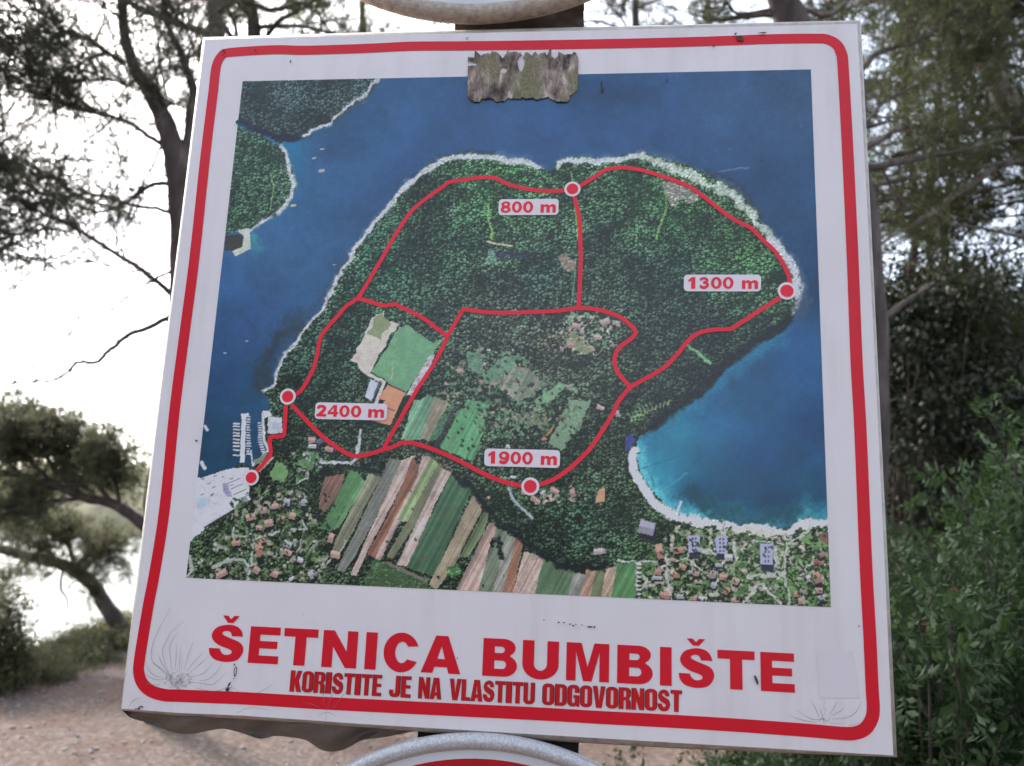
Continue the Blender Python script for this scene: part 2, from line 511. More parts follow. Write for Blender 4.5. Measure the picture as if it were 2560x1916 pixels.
def random_limbs(trunk, n, t0, ln, r, rise=.25, f=1.0, seed=0, away=None):
    random.seed(seed)
    tp = catmull(trunk, 5); seg = np.linspace(0, 1, len(tp)); out = []
    for k in range(n):
        t = t0 + (1 - t0) * (k + random.random()) / n
        p0 = np.array([np.interp(t, seg, tp[:, c]) for c in range(3)])
        a = k * 2.4 + random.uniform(-.6, .6)
        d = np.array([math.cos(a), math.sin(a), rise * random.uniform(.2, 1.8)])
        Lg = ln * random.uniform(.6, 1.15) * (1.15 - .6 * (t - t0) / (1 - t0))
        p1 = p0 + d * Lg * .4 + np.array([0, 0, random.uniform(-.1, .15)])
        p2 = p1 + (d + np.array([random.uniform(-.5, .5), random.uniform(-.5, .5), random.uniform(-.1, .4)])) * Lg * .35
        p3 = p2 + (d + np.array([random.uniform(-.5, .5), random.uniform(-.5, .5), random.uniform(.0, .5)])) * Lg * .3
        out.append(([p0, p1, p2, p3], r * random.uniform(.6, 1.1), f))
    return out
def broad(label, base, height, width, nclump, per, leaf='oakleaf', L=.06, w=.035, seed=0, group=None, name='evergreen_oak', trunk_r=.09, squash=.5, low=.25, bark='bark'):
    """broadleaf tree: forked stem, limbs to clumps of leaves"""
    random.seed(seed)
    base = np.array(base, float)
    root = empty(name, base); tag(root, label, 'tree', group)
    top = base + np.array([random.uniform(-.3, .3), random.uniform(-.3, .3), height * .6])
    st = Bag(); tp = catmull([base - [0, 0, .1], base + (top - base) * .4 + rng.normal(size=3) * .1, top], 5)
    st.add(*tube(tp, np.linspace(trunk_r, trunk_r * .4, len(tp)), 9)); st.build('trunk', M[bark], root, True, base)
    cl = []; wd = Bag()
    for k in range(nclump):
        v = unit(rng.normal(size=3)); rr = random.random() ** .4
        c = base + np.array([v[0] * width * .5 * rr, v[1] * width * .5 * rr, height * (low + (1 - low) * (.5 + .5 * v[2] * rr))])
        cl.append(c)
        if k % 2 == 0:
            t = random.uniform(.25, .95); q = tp[int(t * (len(tp) - 1))]
            mp_ = (q + c) / 2 + rng.normal(size=3) * .12
            wd.add(*tube([q, mp_, c], [trunk_r * .3, trunk_r * .2, .006], 5, False))
    tag(wd.build('limbs', M['twig'], root, True, base), kind='stuff')
    cl = np.array(cl)
    P = np.repeat(cl, per, 0) + rng.normal(size=(nclump * per, 3)) * np.array([1, 1, squash]) * width * .085 * np.repeat(rng.uniform(.6, 1.4, (nclump, 1)), per, 0)
    lb = Bag(); leaves(lb, P, L, w)
    tag(lb.build('crown', M[leaf], root, False, base), kind='stuff')
    return root
def bush(label, base, sx, sy, h, nbr, leaf='mastic', L=.035, w=.013, pinn=7, per=9, seed=0, group=None, name='mastic_shrub', cat='shrub', core=True):
    """dense shrub: stems from the base; sprigs of paired leaflets over its surface and inside"""
    random.seed(seed)
    base = np.array(base, float)
    root = empty(name, base); tag(root, label, cat, group)
    st = Bag(); P = []; N0 = []
    for k in range(nbr):
        v = unit(rng.normal(size=3)); v[2] = abs(v[2])
        rr = rng.uniform(.55, 1.0) if random.random() < .8 else rng.uniform(.15, .6)
        lump = .75 + .5 * float(vn(np.array(v[0] * 2.5 + seed), np.array(v[1] * 2.5 + v[2] * 2), seed))
        e = base + np.array([v[0] * sx, v[1] * sy, v[2] * h]) * rr * lump
        if k % 3 == 0:
            s0 = base + np.array([v[0] * sx, v[1] * sy, 0]) * .25
            st.add(*tube([s0 - [0, 0, .05], (s0 + e) / 2 + rng.normal(size=3) * .06, e], [.012, .008, .003], 4, False))
        out = unit(np.array([v[0], v[1], v[2] * .8 + .2]) + rng.normal(size=3) * .35)
        tw = e + out * .22
        st.add(*tube([e - out * .1, tw], [.003, .0015], 3, False))
        for j in range(per):
            q = e + (tw - e) * (j / per * 1.1 - .1) + rng.normal(size=3) * .012
            d = unit(out * .5 + rng.normal(size=3) * .8)
            sd_ = unit(np.cross(d, rng.normal(size=3)))
            for i in range(pinn):
                f = .25 + .75 * i / pinn
                s = (1 if i % 2 else -1)
                P.append(q + d * f * L * 2.4); N0.append(sd_ * s * 1.6 + d * .9)
    tag(st.build('stems', M['twig'], root, False, base), kind='stuff')
    P = np.array(P); N0 = np.array(N0)
    N = len(P)
    d = unit(N0 + rng.normal(size=(N, 3)) * .25)
    s = unit(np.cross(d, rng.normal(size=(N, 3)) + np.array([0, 0, 1.5])))
    q = np.cross(d, s)
    ln = L * rng.uniform(.6, 1.15, (N, 1)); ww = w * rng.uniform(.75, 1.2, (N, 1))
    V = np.stack([P, P + d * ln * .5 + s * ww * .5 + q * ww * .18, P + d * ln, P + d * ln * .5 - s * ww * .5 + q * ww * .18], 1).reshape(-1, 3)
    i = np.arange(N)[:, None] * 4
    lb = Bag(); lb.add(V, T=np.concatenate([i + [0, 1, 2], i + [0, 2, 3]]))
    tag(lb.build('foliage', M[leaf], root, False, base), kind='stuff')
    return root
def lp(pts, d0, d1=None):
    """photo pixels -> limb points, depth running from d0 to d1"""
    d1 = d0 if d1 is None else d1
    k = len(pts) - 1
    return [at(x, y, d0 + (d1 - d0) * i / k) for i, (x, y) in enumerate(pts)]
# ================================================================== TREES AND SHRUBS
def foot(x, d, dy=0.0):
    """ground point under photo column x at depth d"""
    p_ = at(x, 1300, d)
    return np.array([p_[0], p_[1] + dy, float(gz(p_[0], p_[1] + dy))])
def zl(k, pts, d0, d1=None):
    s = {1: (0, 0, 2.5875), 2: (0, 640, 2.5875), 5: (1300, 0, 1.7556), 6: (2000, 300, 2.76)}[k]
    return lp([(s[0] + x / s[2], s[1] + y / s[2]) for x, y in pts], d0, d1)

# -- the large forked pine behind the board's left edge
b0 = foot(455, 7.0)
TRK = [b0 - [0, 0, .1], at(452, 1150, 7.0), at(452, 850, 7.0), at(456, 600, 7.0), at(443, 430, 7.0), at(425, 345, 7.0), at(395, 268, 7.0), at(345, 185, 7.0), at(318, 120, 7.0), at(308, 50, 7.0), at(306, -80, 7.0), at(330, -420, 7.1)]
LB = [(lp([(446, 440), (468, 360), (484, 260), (474, 190), (440, 110), (414, 40), (400, -60), (390, -300)], 7.0, 7.3), .085, 1.6),
      (zl(1, [(800, 400), (690, 340), (560, 250), (430, 215), (330, 130), (220, 60), (120, -40), (-40, -130)], 7.0, 6.4), .035, 1.5),
      (zl(1, [(800, 420), (690, 350), (560, 390), (450, 450), (380, 500), (350, 640)], 7.0, 6.8), .026, .8),
      (zl(1, [(430, 215), (380, 235), (300, 205), (130, 195), (-60, 160)], 6.6, 6.2), .016, .9),
      (zl(1, [(1090, 960), (960, 880), (860, 810), (740, 760), (640, 740), (480, 700), (400, 670), (290, 620), (150, 560), (0, 480)], 7.0, 6.3), .032, 1.5),
      (zl(1, [(730, 770), (640, 850), (520, 930), (440, 1000), (360, 1050)], 6.8, 6.9), .014, .35),
      (zl(1, [(1120, 1190), (1010, 1190), (920, 1230), (820, 1310), (740, 1350), (640, 1370), (500, 1340), (380, 1300)], 7.0, 7.3), .034, .9),
      (zl(1, [(1040, 950), (960, 1130), (860, 1270), (760, 1330)], 7.0, 7.1), .018, .4),
      (zl(1, [(1150, 1390), (1010, 1350), (860, 1330), (700, 1280), (560, 1260), (380, 1280), (220, 1330), (120, 1420), (0, 1450)], 7.0, 6.6), .028, 1.1),
      (zl(2, [(1110, 250), (1000, 155), (900, 80), (770, 0), (600, -110), (480, -180), (360, -240), (220, -300), (120, -350), (0, -420), (-150, -460)], 7.0, 6.2), .036, .9),
      (zl(2, [(1160, 80), (1130, 90), (1000, 150), (830, 260), (680, 370), (540, 460), (350, 560)], 7.0, 6.7), .024, .10),
      (zl(2, [(1110, 390), (950, 470), (830, 515), (700, 620), (620, 690), (500, 690), (430, 760), (330, 810), (200, 810), (0, 825), (-150, 800)], 7.0, 6.2), .036, .35),
      (zl(2, [(1090, 860), (890, 750), (770, 660), (640, 590)], 7.0, 7.2), .010, .05),
      (zl(2, [(1000, 110), (790, 90), (650, 50), (480, 0), (300, 20), (150, 40)], 7.0, 6.6), .014, .35),
      (zl(1, [(790, 120), (700, 60), (620, -40), (500, -120)], 7.0, 6.7), .02, .9),
      (zl(1, [(1000, 620), (860, 560), (700, 520), (520, 520), (420, 560)], 7.0, 6.6), .018, .9),
      (zl(1, [(930, 560), (1040, 470), (1180, 420), (1300, 300)], 7.0, 7.4), .018, .8),
      (zl(1, [(1200, 700), (1060, 640), (1000, 560)], 7.0, 6.8), .014, .5),
      (zl(1, [(460, 1500), (300, 1480), (120, 1520), (-60, 1560)], 6.8, 6.3), .014, .7),
      (zl(1, [(100, 1000), (40, 1050), (-80, 1080)], 6.4, 6.2), .012, .4),
      (zl(1, [(300, 130), (220, 220), (120, 300), (0, 340)], 6.6, 6.3), .010, .8),
      (zl(1, [(620, 740), (520, 640), (400, 560), (260, 480), (120, 420)], 6.8, 6.5), .012, .8),
      (zl(1, [(560, 1260), (420, 1180), (280, 1130), (120, 1090), (0, 1060)], 6.7, 6.4), .012, .7),
      (zl(1, [(380, 1280), (240, 1240), (120, 1180), (-20, 1160)], 6.6, 6.4), .010, .6),
      (zl(1, [(220, 1330), (160, 1500), (60, 1600), (-60, 1640)], 6.6, 6.4), .010, .6),
      (zl(1, [(1260, 320), (1180, 150), (1060, 20), (900, -80)], 7.2, 6.9), .02, 1.0)]
pine('tall dark forked pine with spreading sparse branches behind the board, by the water', b0, TRK, [.125, .11, .10, .095, .08, .05, .042, .038, .034], [(p_, r_ * .68, f_) for p_, r_, f_ in LB], seed=1, leaf='needle_dark', tw=(50, (.3, 1.3), 9), needle=(11, .08, .004))

# -- pine trunks rising behind the top of the board
def simple_pine(label, x, d, tops, r, n_l, t0, ln, seed, bark='bark', leaf='needle', f=1.0, tw=(26, (.35, .95), 9), extra=(), needle=(14, .09, .006), group=None):
    b0 = foot(x, d)
    trunk = [b0 - [0, 0, .1]] + [at(a, c, d) for a, c in tops]
    lm = random_limbs(trunk, n_l, t0, ln, r * .32, .22, f, seed) + list(extra)
    return pine(label, b0, trunk, list(np.linspace(r * 1.25, r * .3, 6)), lm, bark, leaf, seed, group, needle, tw=tw)
simple_pine('upright pine with thin trunk rising above the upper left corner of the board', 575, 9.0, [(566, 900), (545, 400), (540, 80), (536, -100), (545, -420)], .13, 15, .42, 2.0, 2)
simple_pine('twin-stemmed pine just right of the thin upright pine, behind the board', 660, 10.5, [(655, 900), (648, 400), (634, 60), (610, -60), (600, -350)], .12, 13, .42, 2.0, 3,
            extra=[(lp([(640, 150), (690, 60), (780, 10), (860, -60)], 10.5, 10.2), .04, 1.2)])
simple_pine('slim straight pine rising above the middle of the board', 1600, 12.0, [(1600, 900), (1594, 300), (1588, 20), (1585, -200)], .09, 10, .45, 1.7, 4)
simple_pine('young pine with pale green needles beside the upper round sign', 900, 13.0, [(900, 900), (910, 300), (905, 0), (900, -250)], .08, 10, .42, 1.6, 5, leaf='bright', f=.8)
LBR = [(zl(6, [(440, 200), (600, 110), (700, 60), (830, 40), (960, 60)], 6.4, 6.9), .022, .7),
       (zl(6, [(430, 340), (700, 290), (900, 250), (1130, 210), (1330, 150), (1540, 120), (1700, 90)], 6.2, 7.2), .020, .5),
       (zl(6, [(640, 250), (800, 210), (900, 140), (1080, 90), (1330, 40)], 6.6, 7.4), .014, .5),
       (zl(6, [(470, 1400), (545, 1380), (650, 1310), (780, 1230), (870, 1160), (925, 1120)], 6.1, 6.3), .022, 0),
       (zl(5, [(1480, 330), (1560, 240), (1640, 210), (1760, 175), (1840, 120)], 6.2, 6.6), .020, .7),
       (zl(5, [(1480, 565), (1600, 540), (1690, 515)], 6.2, 6.4), .014, .2),
       (zl(5, [(1480, 570), (1540, 520), (1600, 450), (1730, 380)], 6.2, 6.5), .012, .4),
       (zl(5, [(1480, 680), (1640, 580), (1720, 550), (1830, 560)], 6.2, 6.6), .016, .3),
       (zl(5, [(1180, 60), (1000, 70), (850, 90), (760, 60)], 6.2, 6.3), .018, .25),
       (zl(5, [(1130, 40), (960, 60), (900, 0), (820, -90)], 6.2, 6.3), .012, .4),
       (zl(5, [(1180, 10), (1340, 70), (1420, 20), (1500, -60)], 6.2, 6.6), .016, .4),
       (zl(6, [(560, 330), (640, 480), (700, 600)], 6.4, 6.6), .008, .2),
       (zl(6, [(430, 470), (700, 420), (950, 380), (1200, 400)], 6.6, 7.6), .012, 1.0),
       (zl(6, [(440, 580), (650, 540), (850, 560), (1000, 600)], 6.6, 7.6), .012, .9),
       (zl(6, [(440, 700), (600, 700), (760, 760), (900, 840)], 6.8, 7.8), .012, .9)]
b0 = foot(2140, 6.2)
pine('thick leaning pine trunk behind the right edge of the board with bare lower branches', b0,
     [b0 - [0, 0, .1], at(2168, 1300, 6.2), at(2176, 900, 6.2), at(2140, 480, 6.2), at(2050, 200, 6.2), at(1965, 20, 6.2), at(1900, -200, 6.2), at(1860, -500, 6.3)],
     [.15, .135, .13, .125, .12, .10, .07], [(p_, r_ * 1.45, f_) for p_, r_, f_ in LBR] + random_limbs([at(1965, 20, 6.2), at(1900, -200, 6.2), at(1860, -500, 6.3)], 7, .2, 1.6, .03, .3, .8, 9), seed=6, tw=(26, (.25, .75), 8), needle=(14, .085, .005))
LBR = [(zl(6, [(1700, 250), (1546, 280), (1430, 290), (1330, 340), (1200, 440), (1060, 520), (950, 610), (830, 690), (700, 770), (560, 860)], 7.8, 7.0), .034, .12),
       (zl(6, [(1560, 130), (1500, 60), (1330, 40), (1200, 60)], 7.8, 7.6), .03, .5),
       (zl(6, [(1430, 295), (1330, 312), (1150, 340), (1000, 380), (850, 440), (640, 500)], 7.6, 7.2), .018, .3),
       (zl(6, [(1620, 815), (1400, 780), (1200, 740), (1000, 715), (850, 700)], 7.8, 7.6), .014, .2),
       (zl(5, [(2130, 300), (2080, 220), (2000, 120), (1900, 60)], 7.8, 7.4), .03, 1.4),
       (zl(5, [(2080, 250), (2010, 260), (1900, 300), (1800, 330)], 7.8, 7.2), .024, 1.2),
       (zl(5, [(2160, 380), (2040, 400), (1920, 460), (1850, 500)], 7.8, 7.4), .018, .6),
       (zl(5, [(2040, 160), (2100, 60), (2200, 0), (2260, -80)], 7.8, 7.6), .02, 1.3),
       (zl(5, [(2000, 100), (1880, 20), (1760, -40)], 7.8, 7.4), .02, 1.3),
       (zl(6, [(1640, 400), (1546, 420), (1300, 480), (1000, 560), (700, 640), (480, 700)], 7.9, 8.6), .018, 1.5),
       (zl(6, [(1660, 540), (1546, 560), (1300, 600), (1050, 650), (800, 720)], 8.0, 8.8), .016, 1.3),
       (zl(6, [(1600, 180), (1350, 230), (1100, 300), (800, 330), (500, 420)], 7.9, 8.6), .018, 1.6),
       (zl(6, [(1680, 640), (1500, 660), (1250, 690), (1000, 780)], 8.0, 8.4), .014, 1.1)]
b0 = foot(2790, 7.8)
pine('pale-barked pine leaning inwards over the shrubs at the right', b0,
     [b0 - [0, 0, .1], at(2740, 1000, 7.8), at(2660, 620, 7.8), at(2565, 345, 7.8), at(2482, 190, 7.8), at(2425, 60, 7.8), at(2390, -120, 7.8), at(2380, -450, 7.8)],
     [.13, .12, .11, .10, .09, .08, .06], [(p_, r_ * 1.4, f_ * .9) for p_, r_, f_ in LBR] + random_limbs([at(2482, 190, 7.8), at(2390, -120, 7.8), at(2380, -450, 7.8)], 6, .1, 1.9, .035, .25, .7, 10), 'bark_pale', seed=7, tw=(28, (.3, .85), 9), needle=(14, .09, .0055))
# -- pines further back on the right
for k_, (x, d, tops, r, bk_, lab) in enumerate((
    (2365, 12.5, [(2380, 900), (2360, 600), (2392, 330), (2380, 60), (2420, -200)], .06, 'bark', 'slender pine standing beyond the leaning pale pine, among the oaks'),
    (1800, 16.0, [(1790, 900), (1780, 300), (1770, 0), (1765, -150)], .10, 'bark', 'distant dark pine hidden behind the upper right of the board'),
    (1250, 17.0, [(1250, 900), (1240, 300), (1250, 0), (1245, -150)], .10, 'bark', 'distant dark pine behind the post of the signs'))):
    simple_pine(lab, x, d, tops, r, 11, .42, 2.2, 20 + k_, bk_, f=1.0, tw=(22, (.4, 1.1), 9), needle=(11, .12, .010))

for x, r_, lab in ((2440, .062, 'pale straight young pine whose bare trunk shows above the mastic shrubs'), (2474, .042, 'thin pale young pine close beside the straight one')):
    simple_pine(lab, x, 7.9 + r_ * 3, [(x - 2, 1150), (x, 1030), (x + 3, 930), (x + 8, 830)], r_, 5, .6, .7, 120 + x, 'bark_pale', f=.6)

# -- evergreen oaks making the dark mass on the right
for k_, (x, d, h, w_, lab) in enumerate((
    (2330, 9.2, 5.1, 3.0, 'rounded dark evergreen oak right behind the board'),
    (2560, 8.6, 4.8, 2.8, 'dense dark evergreen oak under the leaning pale pine'),
    (2440, 11.5, 5.4, 3.4, 'tall dark evergreen oak between two rounder oaks'),
    (2250, 13.0, 5.6, 3.6, 'broad evergreen oak in deep shade farther back by the board edge'),
    (2700, 12.0, 5.6, 3.8, 'large evergreen oak at the far end of the thicket'),
    (2420, 17.5, 5.0, 4.5, 'distant evergreen oak closing the view through the thicket'),
    (2120, 17.0, 5.0, 4.5, 'distant evergreen oak behind the right half of the board'),
    (2250, 7.6, 4.2, 2.2, 'narrow evergreen oak close behind the right edge of the board'),
    (2480, 10.2, 5.3, 3.2, 'evergreen oak filling the gap behind the two pale young pines'),
    (1350, 13.0, 3.2, 3.8, 'low round evergreen oak behind the post'),
    (1800, 15.0, 4.4, 4.4, 'low distant evergreen oak behind the middle of the board'))):
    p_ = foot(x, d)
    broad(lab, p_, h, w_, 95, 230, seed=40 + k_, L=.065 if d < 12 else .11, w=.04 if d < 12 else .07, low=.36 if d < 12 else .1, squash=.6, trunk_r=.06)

# more pines with low foliage, closing the view on the right
for k_, (x, d, tops, r, t0, lab) in enumerate((
    (2260, 8.6, [(2258, 900), (2290, 560), (2262, 200), (2300, -200)], .05, .34, 'bushy young pine with foliage almost to the ground behind the board edge'),
    (2600, 9.0, [(2610, 900), (2570, 500), (2590, 100), (2540, -260)], .06, .38, 'bushy pine beyond the tall mastic shrub'),
    (2330, 12.0, [(2345, 900), (2320, 520), (2350, 180), (2320, -120)], .06, .36, 'full-crowned pine behind the bushy young pine'))):
    simple_pine(lab, x, d, tops, r, 18, t0, 1.8, 90 + k_, 'bark', f=1.1, tw=(24, (.4, 1.1), 8), needle=(12, .10, .008))

# -- wood behind the photographer: unseen oaks added to darken the board's reflections
for k_, (x, y, h, w_, lab) in enumerate(((-4.6, -5.0, 5.2, 4.6, 'unseen broad evergreen oak added behind the camera, seaward side'), (3.4, -6.0, 5.4, 4.4, 'unseen broad evergreen oak added behind the camera, landward side'), (-1.2, -9.5, 3.6, 4.2, 'unseen low evergreen oak added straight behind the camera'), (7.2, -3.2, 5.5, 4.8, 'unseen big evergreen oak added behind the camera, far landward side'), (-8.6, -2.0, 4.6, 4.4, 'unseen rounded evergreen oak added behind the camera, far seaward side'))):
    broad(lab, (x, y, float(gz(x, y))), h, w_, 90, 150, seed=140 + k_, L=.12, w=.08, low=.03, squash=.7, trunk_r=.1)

# -- mastic shrubs in front on the right
bush('tall feathery green mastic shrub filling the space beside the board', foot(2590, 2.75), .95, .85, 1.82, 2000, seed=61, L=.037, w=.015, per=9, pinn=8)
bush('shorter feathery mastic shrub close behind the lower right corner of the board', foot(2300, 2.2), .42, .5, 1.36, 800, seed=62, L=.035, w=.0145, per=9, pinn=8)
bush('low dark mastic shrub under the board beside the silver-rimmed sign', foot(1900, 2.9), .75, .6, .70, 800, seed=63, L=.035, w=.015, per=8, pinn=8)
bush('broad mastic shrub behind the feathery ones, below the oaks', foot(2420, 5.0), 1.5, .9, 1.75, 1100, seed=64, L=.05, w=.02, per=8, pinn=8)

# broad climbing leaves, some dried
vine = empty('climbing_vine', foot(2330, 2.1)); tag(vine, 'climbing vine with broad leaves, some browned, hanging in the mastic shrub', 'vine')
vb = np.array(vine.location)
def big_leaf(x, y, d, L_, ang, mat, tip=.5):
    """heart-shaped leaf with a cupped surface"""
    pts = []
    for t in np.linspace(0, 2 * np.pi, 14, endpoint=False):
        r_ = (1 - .38 * math.cos(t)) * (1 + .25 * max(0, math.cos(t)) ** 6)
        pts.append((r_ * math.sin(t) * .26, -r_ * math.cos(t) * .45))
    pts = np.array(pts)
    c_ = at(x, y, d) - vb
    yaw = random.uniform(-.9, .9)
    out = []
    for a, b_ in list(pts) + [(0, 0)]:
        z_ = -.25 * abs(a) + .12 * b_ * b_
        u_ = a * math.cos(ang) - b_ * math.sin(ang); v_ = a * math.sin(ang) + b_ * math.cos(ang)
        out.append(c_ + L_ * np.array([u_ * math.cos(yaw), u_ * math.sin(yaw) + z_ * .9 - v_ * tip * .4, v_]))
    k_ = len(pts)
    mesh_np('leaf', np.array(out), np.array([[i_, (i_ + 1) % k_, k_] for i_ in range(k_)]), M[mat], vine, True)
for x, y, d, L_, a_, m_ in ((2270, 1525, 2.35, .055, .2, 'smilax'), (2315, 1555, 2.35, .045, 3.0, 'dryleaf'), (2390, 1478, 2.35, .03, 1.2, 'dryleaf'), (2300, 1612, 2.35, .035, .6, 'smilax'), (2295, 1680, 2.3, .06, 1.5, 'smilax'), (2358, 1665, 2.3, .05, 3.4, 'smilax'), (2425, 1690, 2.3, .085, 2.7, 'smilax'), (2400, 1640, 2.3, .04, .4, 'smilax'), (2510, 1812, 2.3, .045, 2.9, 'smilax'), (2270, 1650, 2.4, .04, 1.0, 'smilax'), (2262, 1500, 2.3, .04, 2.2, 'smilax')):
    big_leaf(x, y, min(d, 1.95), L_ * .72, a_, m_)
sb_ = Bag()
sb_.add(*tube(catmull([np.zeros(3), at(2300, 1800, 2.0) - vb, at(2330, 1640, 2.0) - vb, at(2290, 1540, 2.0) - vb], 5), .003, 5))
sb_.build('stem', M['twig'], vine, True)

# -- bent pines on the bank at the left
b0 = on_ground(305, 1592); b0[2] = float(gz(b0[0], b0[1]))
dB = 11.0
pine('bent pine leaning far out over the water from the bank', b0,
     [b0 - [0, 0, .1], at(300, 1570, dB), at(262, 1512, dB), at(235, 1466, dB), at(190, 1428, dB), at(150, 1410, dB), at(80, 1394, dB), at(0, 1372, dB), at(-120, 1340, dB)], [.14, .11, .09, .085, .08, .07, .06, .05],
     [(lp([(190, 1430), (180, 1390), (168, 1350), (165, 1320)], dB), .04, 1.5), (lp([(180, 1420), (215, 1390), (250, 1380), (285, 1370)], dB, 10.6), .03, 1.3), (lp([(150, 1412), (120, 1380), (90, 1370), (60, 1360)], dB, 10.7), .03, 1.0),
      (lp([(160, 1412), (152, 1470), (168, 1500), (166, 1560)], dB), .018, .0), (lp([(60, 1390), (40, 1420), (20, 1440)], dB), .02, .5), (lp([(0, 1372), (-30, 1330), (-40, 1290)], dB), .03, 1.2), (lp([(175, 1340), (210, 1350), (235, 1400), (240, 1430)], dB), .02, .8)], leaf='needle_haze', seed=31, tw=(34, (.25, .6), 9), needle=(13, .10, .008))
b0 = foot(470, 10.4)
dA = 10.2
pine('low arching pine with a dense dark crown above the bent pine', b0,
     [b0 - [0, 0, .1], at(430, 1440, dA), at(385, 1345, dA), at(340, 1296, dA), at(275, 1256, dA), at(216, 1246, dA), at(150, 1220, dA), at(60, 1190, dA), at(-60, 1180, dA)], [.10, .085, .072, .068, .06, .05, .04, .03],
     [(lp([(275, 1256), (240, 1200), (210, 1150), (190, 1110), (150, 1080)], dA), .035, 1.8), (lp([(216, 1246), (140, 1180), (110, 1130), (60, 1090), (20, 1060)], dA, 10.0), .035, 1.8), (lp([(150, 1220), (80, 1160), (20, 1120), (-60, 1090)], dA), .03, 1.8), (lp([(300, 1266), (290, 1210), (270, 1170), (250, 1120)], dA, 9.9), .03, 1.8),
      (lp([(383, 1335), (360, 1260), (383, 1121), (344, 1119), (310, 1135), (286, 1158)], dA), .016, .5), (lp([(216, 1246), (150, 1250), (80, 1260), (0, 1270), (-60, 1280)], dA, 9.8), .03, 1.8), (lp([(250, 1250), (200, 1210), (140, 1200), (60, 1220)], dA, 10.6), .03, 1.8), (lp([(200, 1240), (160, 1160), (110, 1090), (80, 1050)], dA, 10.5), .03, 1.8), (lp([(60, 1190), (0, 1140), (-60, 1060)], dA), .03, 1.8)], leaf='needle_haze', seed=32, tw=(36, (.25, .55), 10), needle=(14, .10, .009))
# low scrub along the bank, a leafy bush at the frame's side and a fresh green sapling
for k_, (x, y, sx_, h_, lab) in enumerate(((70, 1685, .55, .30, 'low scrub clump on the bank beside the leafy bush'), (140, 1655, .6, .38, 'grey-green scrub clump at the water side of the path, left of the bent pine'), (215, 1632, .6, .42, 'dense scrub clump at the foot of the bent pine'), (285, 1608, .6, .55, 'rounded scrub clump right at the roots of the bent pine'), (350, 1590, .6, .6, 'dark scrub clump between the bent pine and the board'), (20, 1712, .5, .22, 'small flat scrub clump at the edge of the gravel'))):
    g_ = on_ground(x, y); g_[2] = float(gz(g_[0], g_[1])) - .03; g_ = g_ + np.array([-.05, .22, 0])
    bush(lab, g_, sx_, .4, h_ * .36, 170, 'scrub', .05, .02, 6, 6, 70 + k_, name='scrub_clump')
g_ = on_ground(-30, 1745); g_[2] = float(gz(g_[0], g_[1]))
bush('leafy bush overhanging the water at the path side', g_ + np.array([-.1, .2, 0]), .22, .26, .85, 150, 'scrub', .055, .022, 6, 7, 81, name='leafy_bush')
g_ = on_ground(345, 1570); g_ = np.array([g_[0], g_[1], float(gz(g_[0], g_[1]))])
bush('fresh bright green sapling growing beside the left edge of the board', g_, .32, .3, 1.25, 160, 'bright', .06, .03, 6, 6, 82, name='green_sapling')

# -- wood on the far shore
fb_ = Bag(); P = []
for k_ in range(260):
    i_ = rng.uniform(0, 1); j_ = rng.uniform(.05, .8)
    c_ = HP0 + (HP1 - HP0) * i_ + np.array([-.35, .93]) * j_ * 70
    hg = 15 * math.sin(min(1, j_ * 1.3) * math.pi / 2) * (.35 + .65 * (1 - abs(i_ - .66) * 1.1)) + SEA
    P.append(rng.normal(size=(70, 3)) * np.array([1.5, 1.5, 1.1]) + np.array([c_[0], c_[1], hg + 2.6]))
leaves(fb_, np.concatenate(P), 1.0, .7)
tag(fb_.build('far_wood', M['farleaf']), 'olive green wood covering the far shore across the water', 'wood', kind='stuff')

# -- loose stones and fallen needles on the path
st = Bag(); NST = 9000
gx_ = rng.uniform(-5.5, 3.0, NST); gy_ = rng.uniform(2.5, 12.0, NST)
ok_ = land(gx_, gy_) > .15
gx_, gy_ = gx_[ok_], gy_[ok_]; k_ = len(gx_)
dens = fbm(gx_ * .8, gy_ * .8, 61) > .38 + .25 * rng.random(k_)
gx_, gy_ = gx_[dens], gy_[dens]; k_ = len(gx_)
octa = np.array([(1, 0, 0), (0, 1, 0), (-1, 0, 0), (0, -1, 0), (0, 0, 1), (0, 0, -1)], float)
ft = np.array([(0, 1, 4), (1, 2, 4), (2, 3, 4), (3, 0, 4), (1, 0, 5), (2, 1, 5), (3, 2, 5), (0, 3, 5)])
sz = (.008 + .022 * rng.random((k_, 1, 1)) ** 3)
V = octa[None] * rng.uniform(.6, 1.3, (k_, 6, 1)) * sz * np.array([1, 1, .55])
an = rng.uniform(0, 6.28, k_); ca_, sa_ = np.cos(an)[:, None], np.sin(an)[:, None]
V = np.stack([V[..., 0] * ca_ - V[..., 1] * sa_, V[..., 0] * sa_ + V[..., 1] * ca_, V[..., 2]], -1)
V += np.stack([gx_, gy_, gz(gx_, gy_) + .002], 1)[:, None]
st.add(V.reshape(-1, 3), T=(ft[None] + np.arange(k_)[:, None, None] * 6).reshape(-1, 3))
tag(st.build('gravel', mottled('loose_stone', [(.3, (.13, .105, .095)), (.5, (.24, .205, .19)), (.7, (.42, .38, .36))], 30, .9, geo=True)), 'loose pale gravel scattered over the path', 'gravel', kind='stuff')
lt = Bag(); NL = 26000
gx_ = rng.uniform(-5.5, 3.0, NL); gy_ = rng.uniform(2.5, 12.0, NL)
ok_ = (land(gx_, gy_) > .1) & (fbm(gx_ * .7 + 9, gy_ * .7, 62) > .52)
gx_, gy_ = gx_[ok_], gy_[ok_]; k_ = len(gx_)
c_ = np.stack([gx_, gy_, gz(gx_, gy_) + .006], 1)
an = rng.uniform(0, 6.28, k_); d_ = np.stack([np.cos(an), np.sin(an), rng.uniform(-.1, .25, k_)], 1) * .05
s_ = np.stack([-np.sin(an), np.cos(an), an * 0], 1) * .002
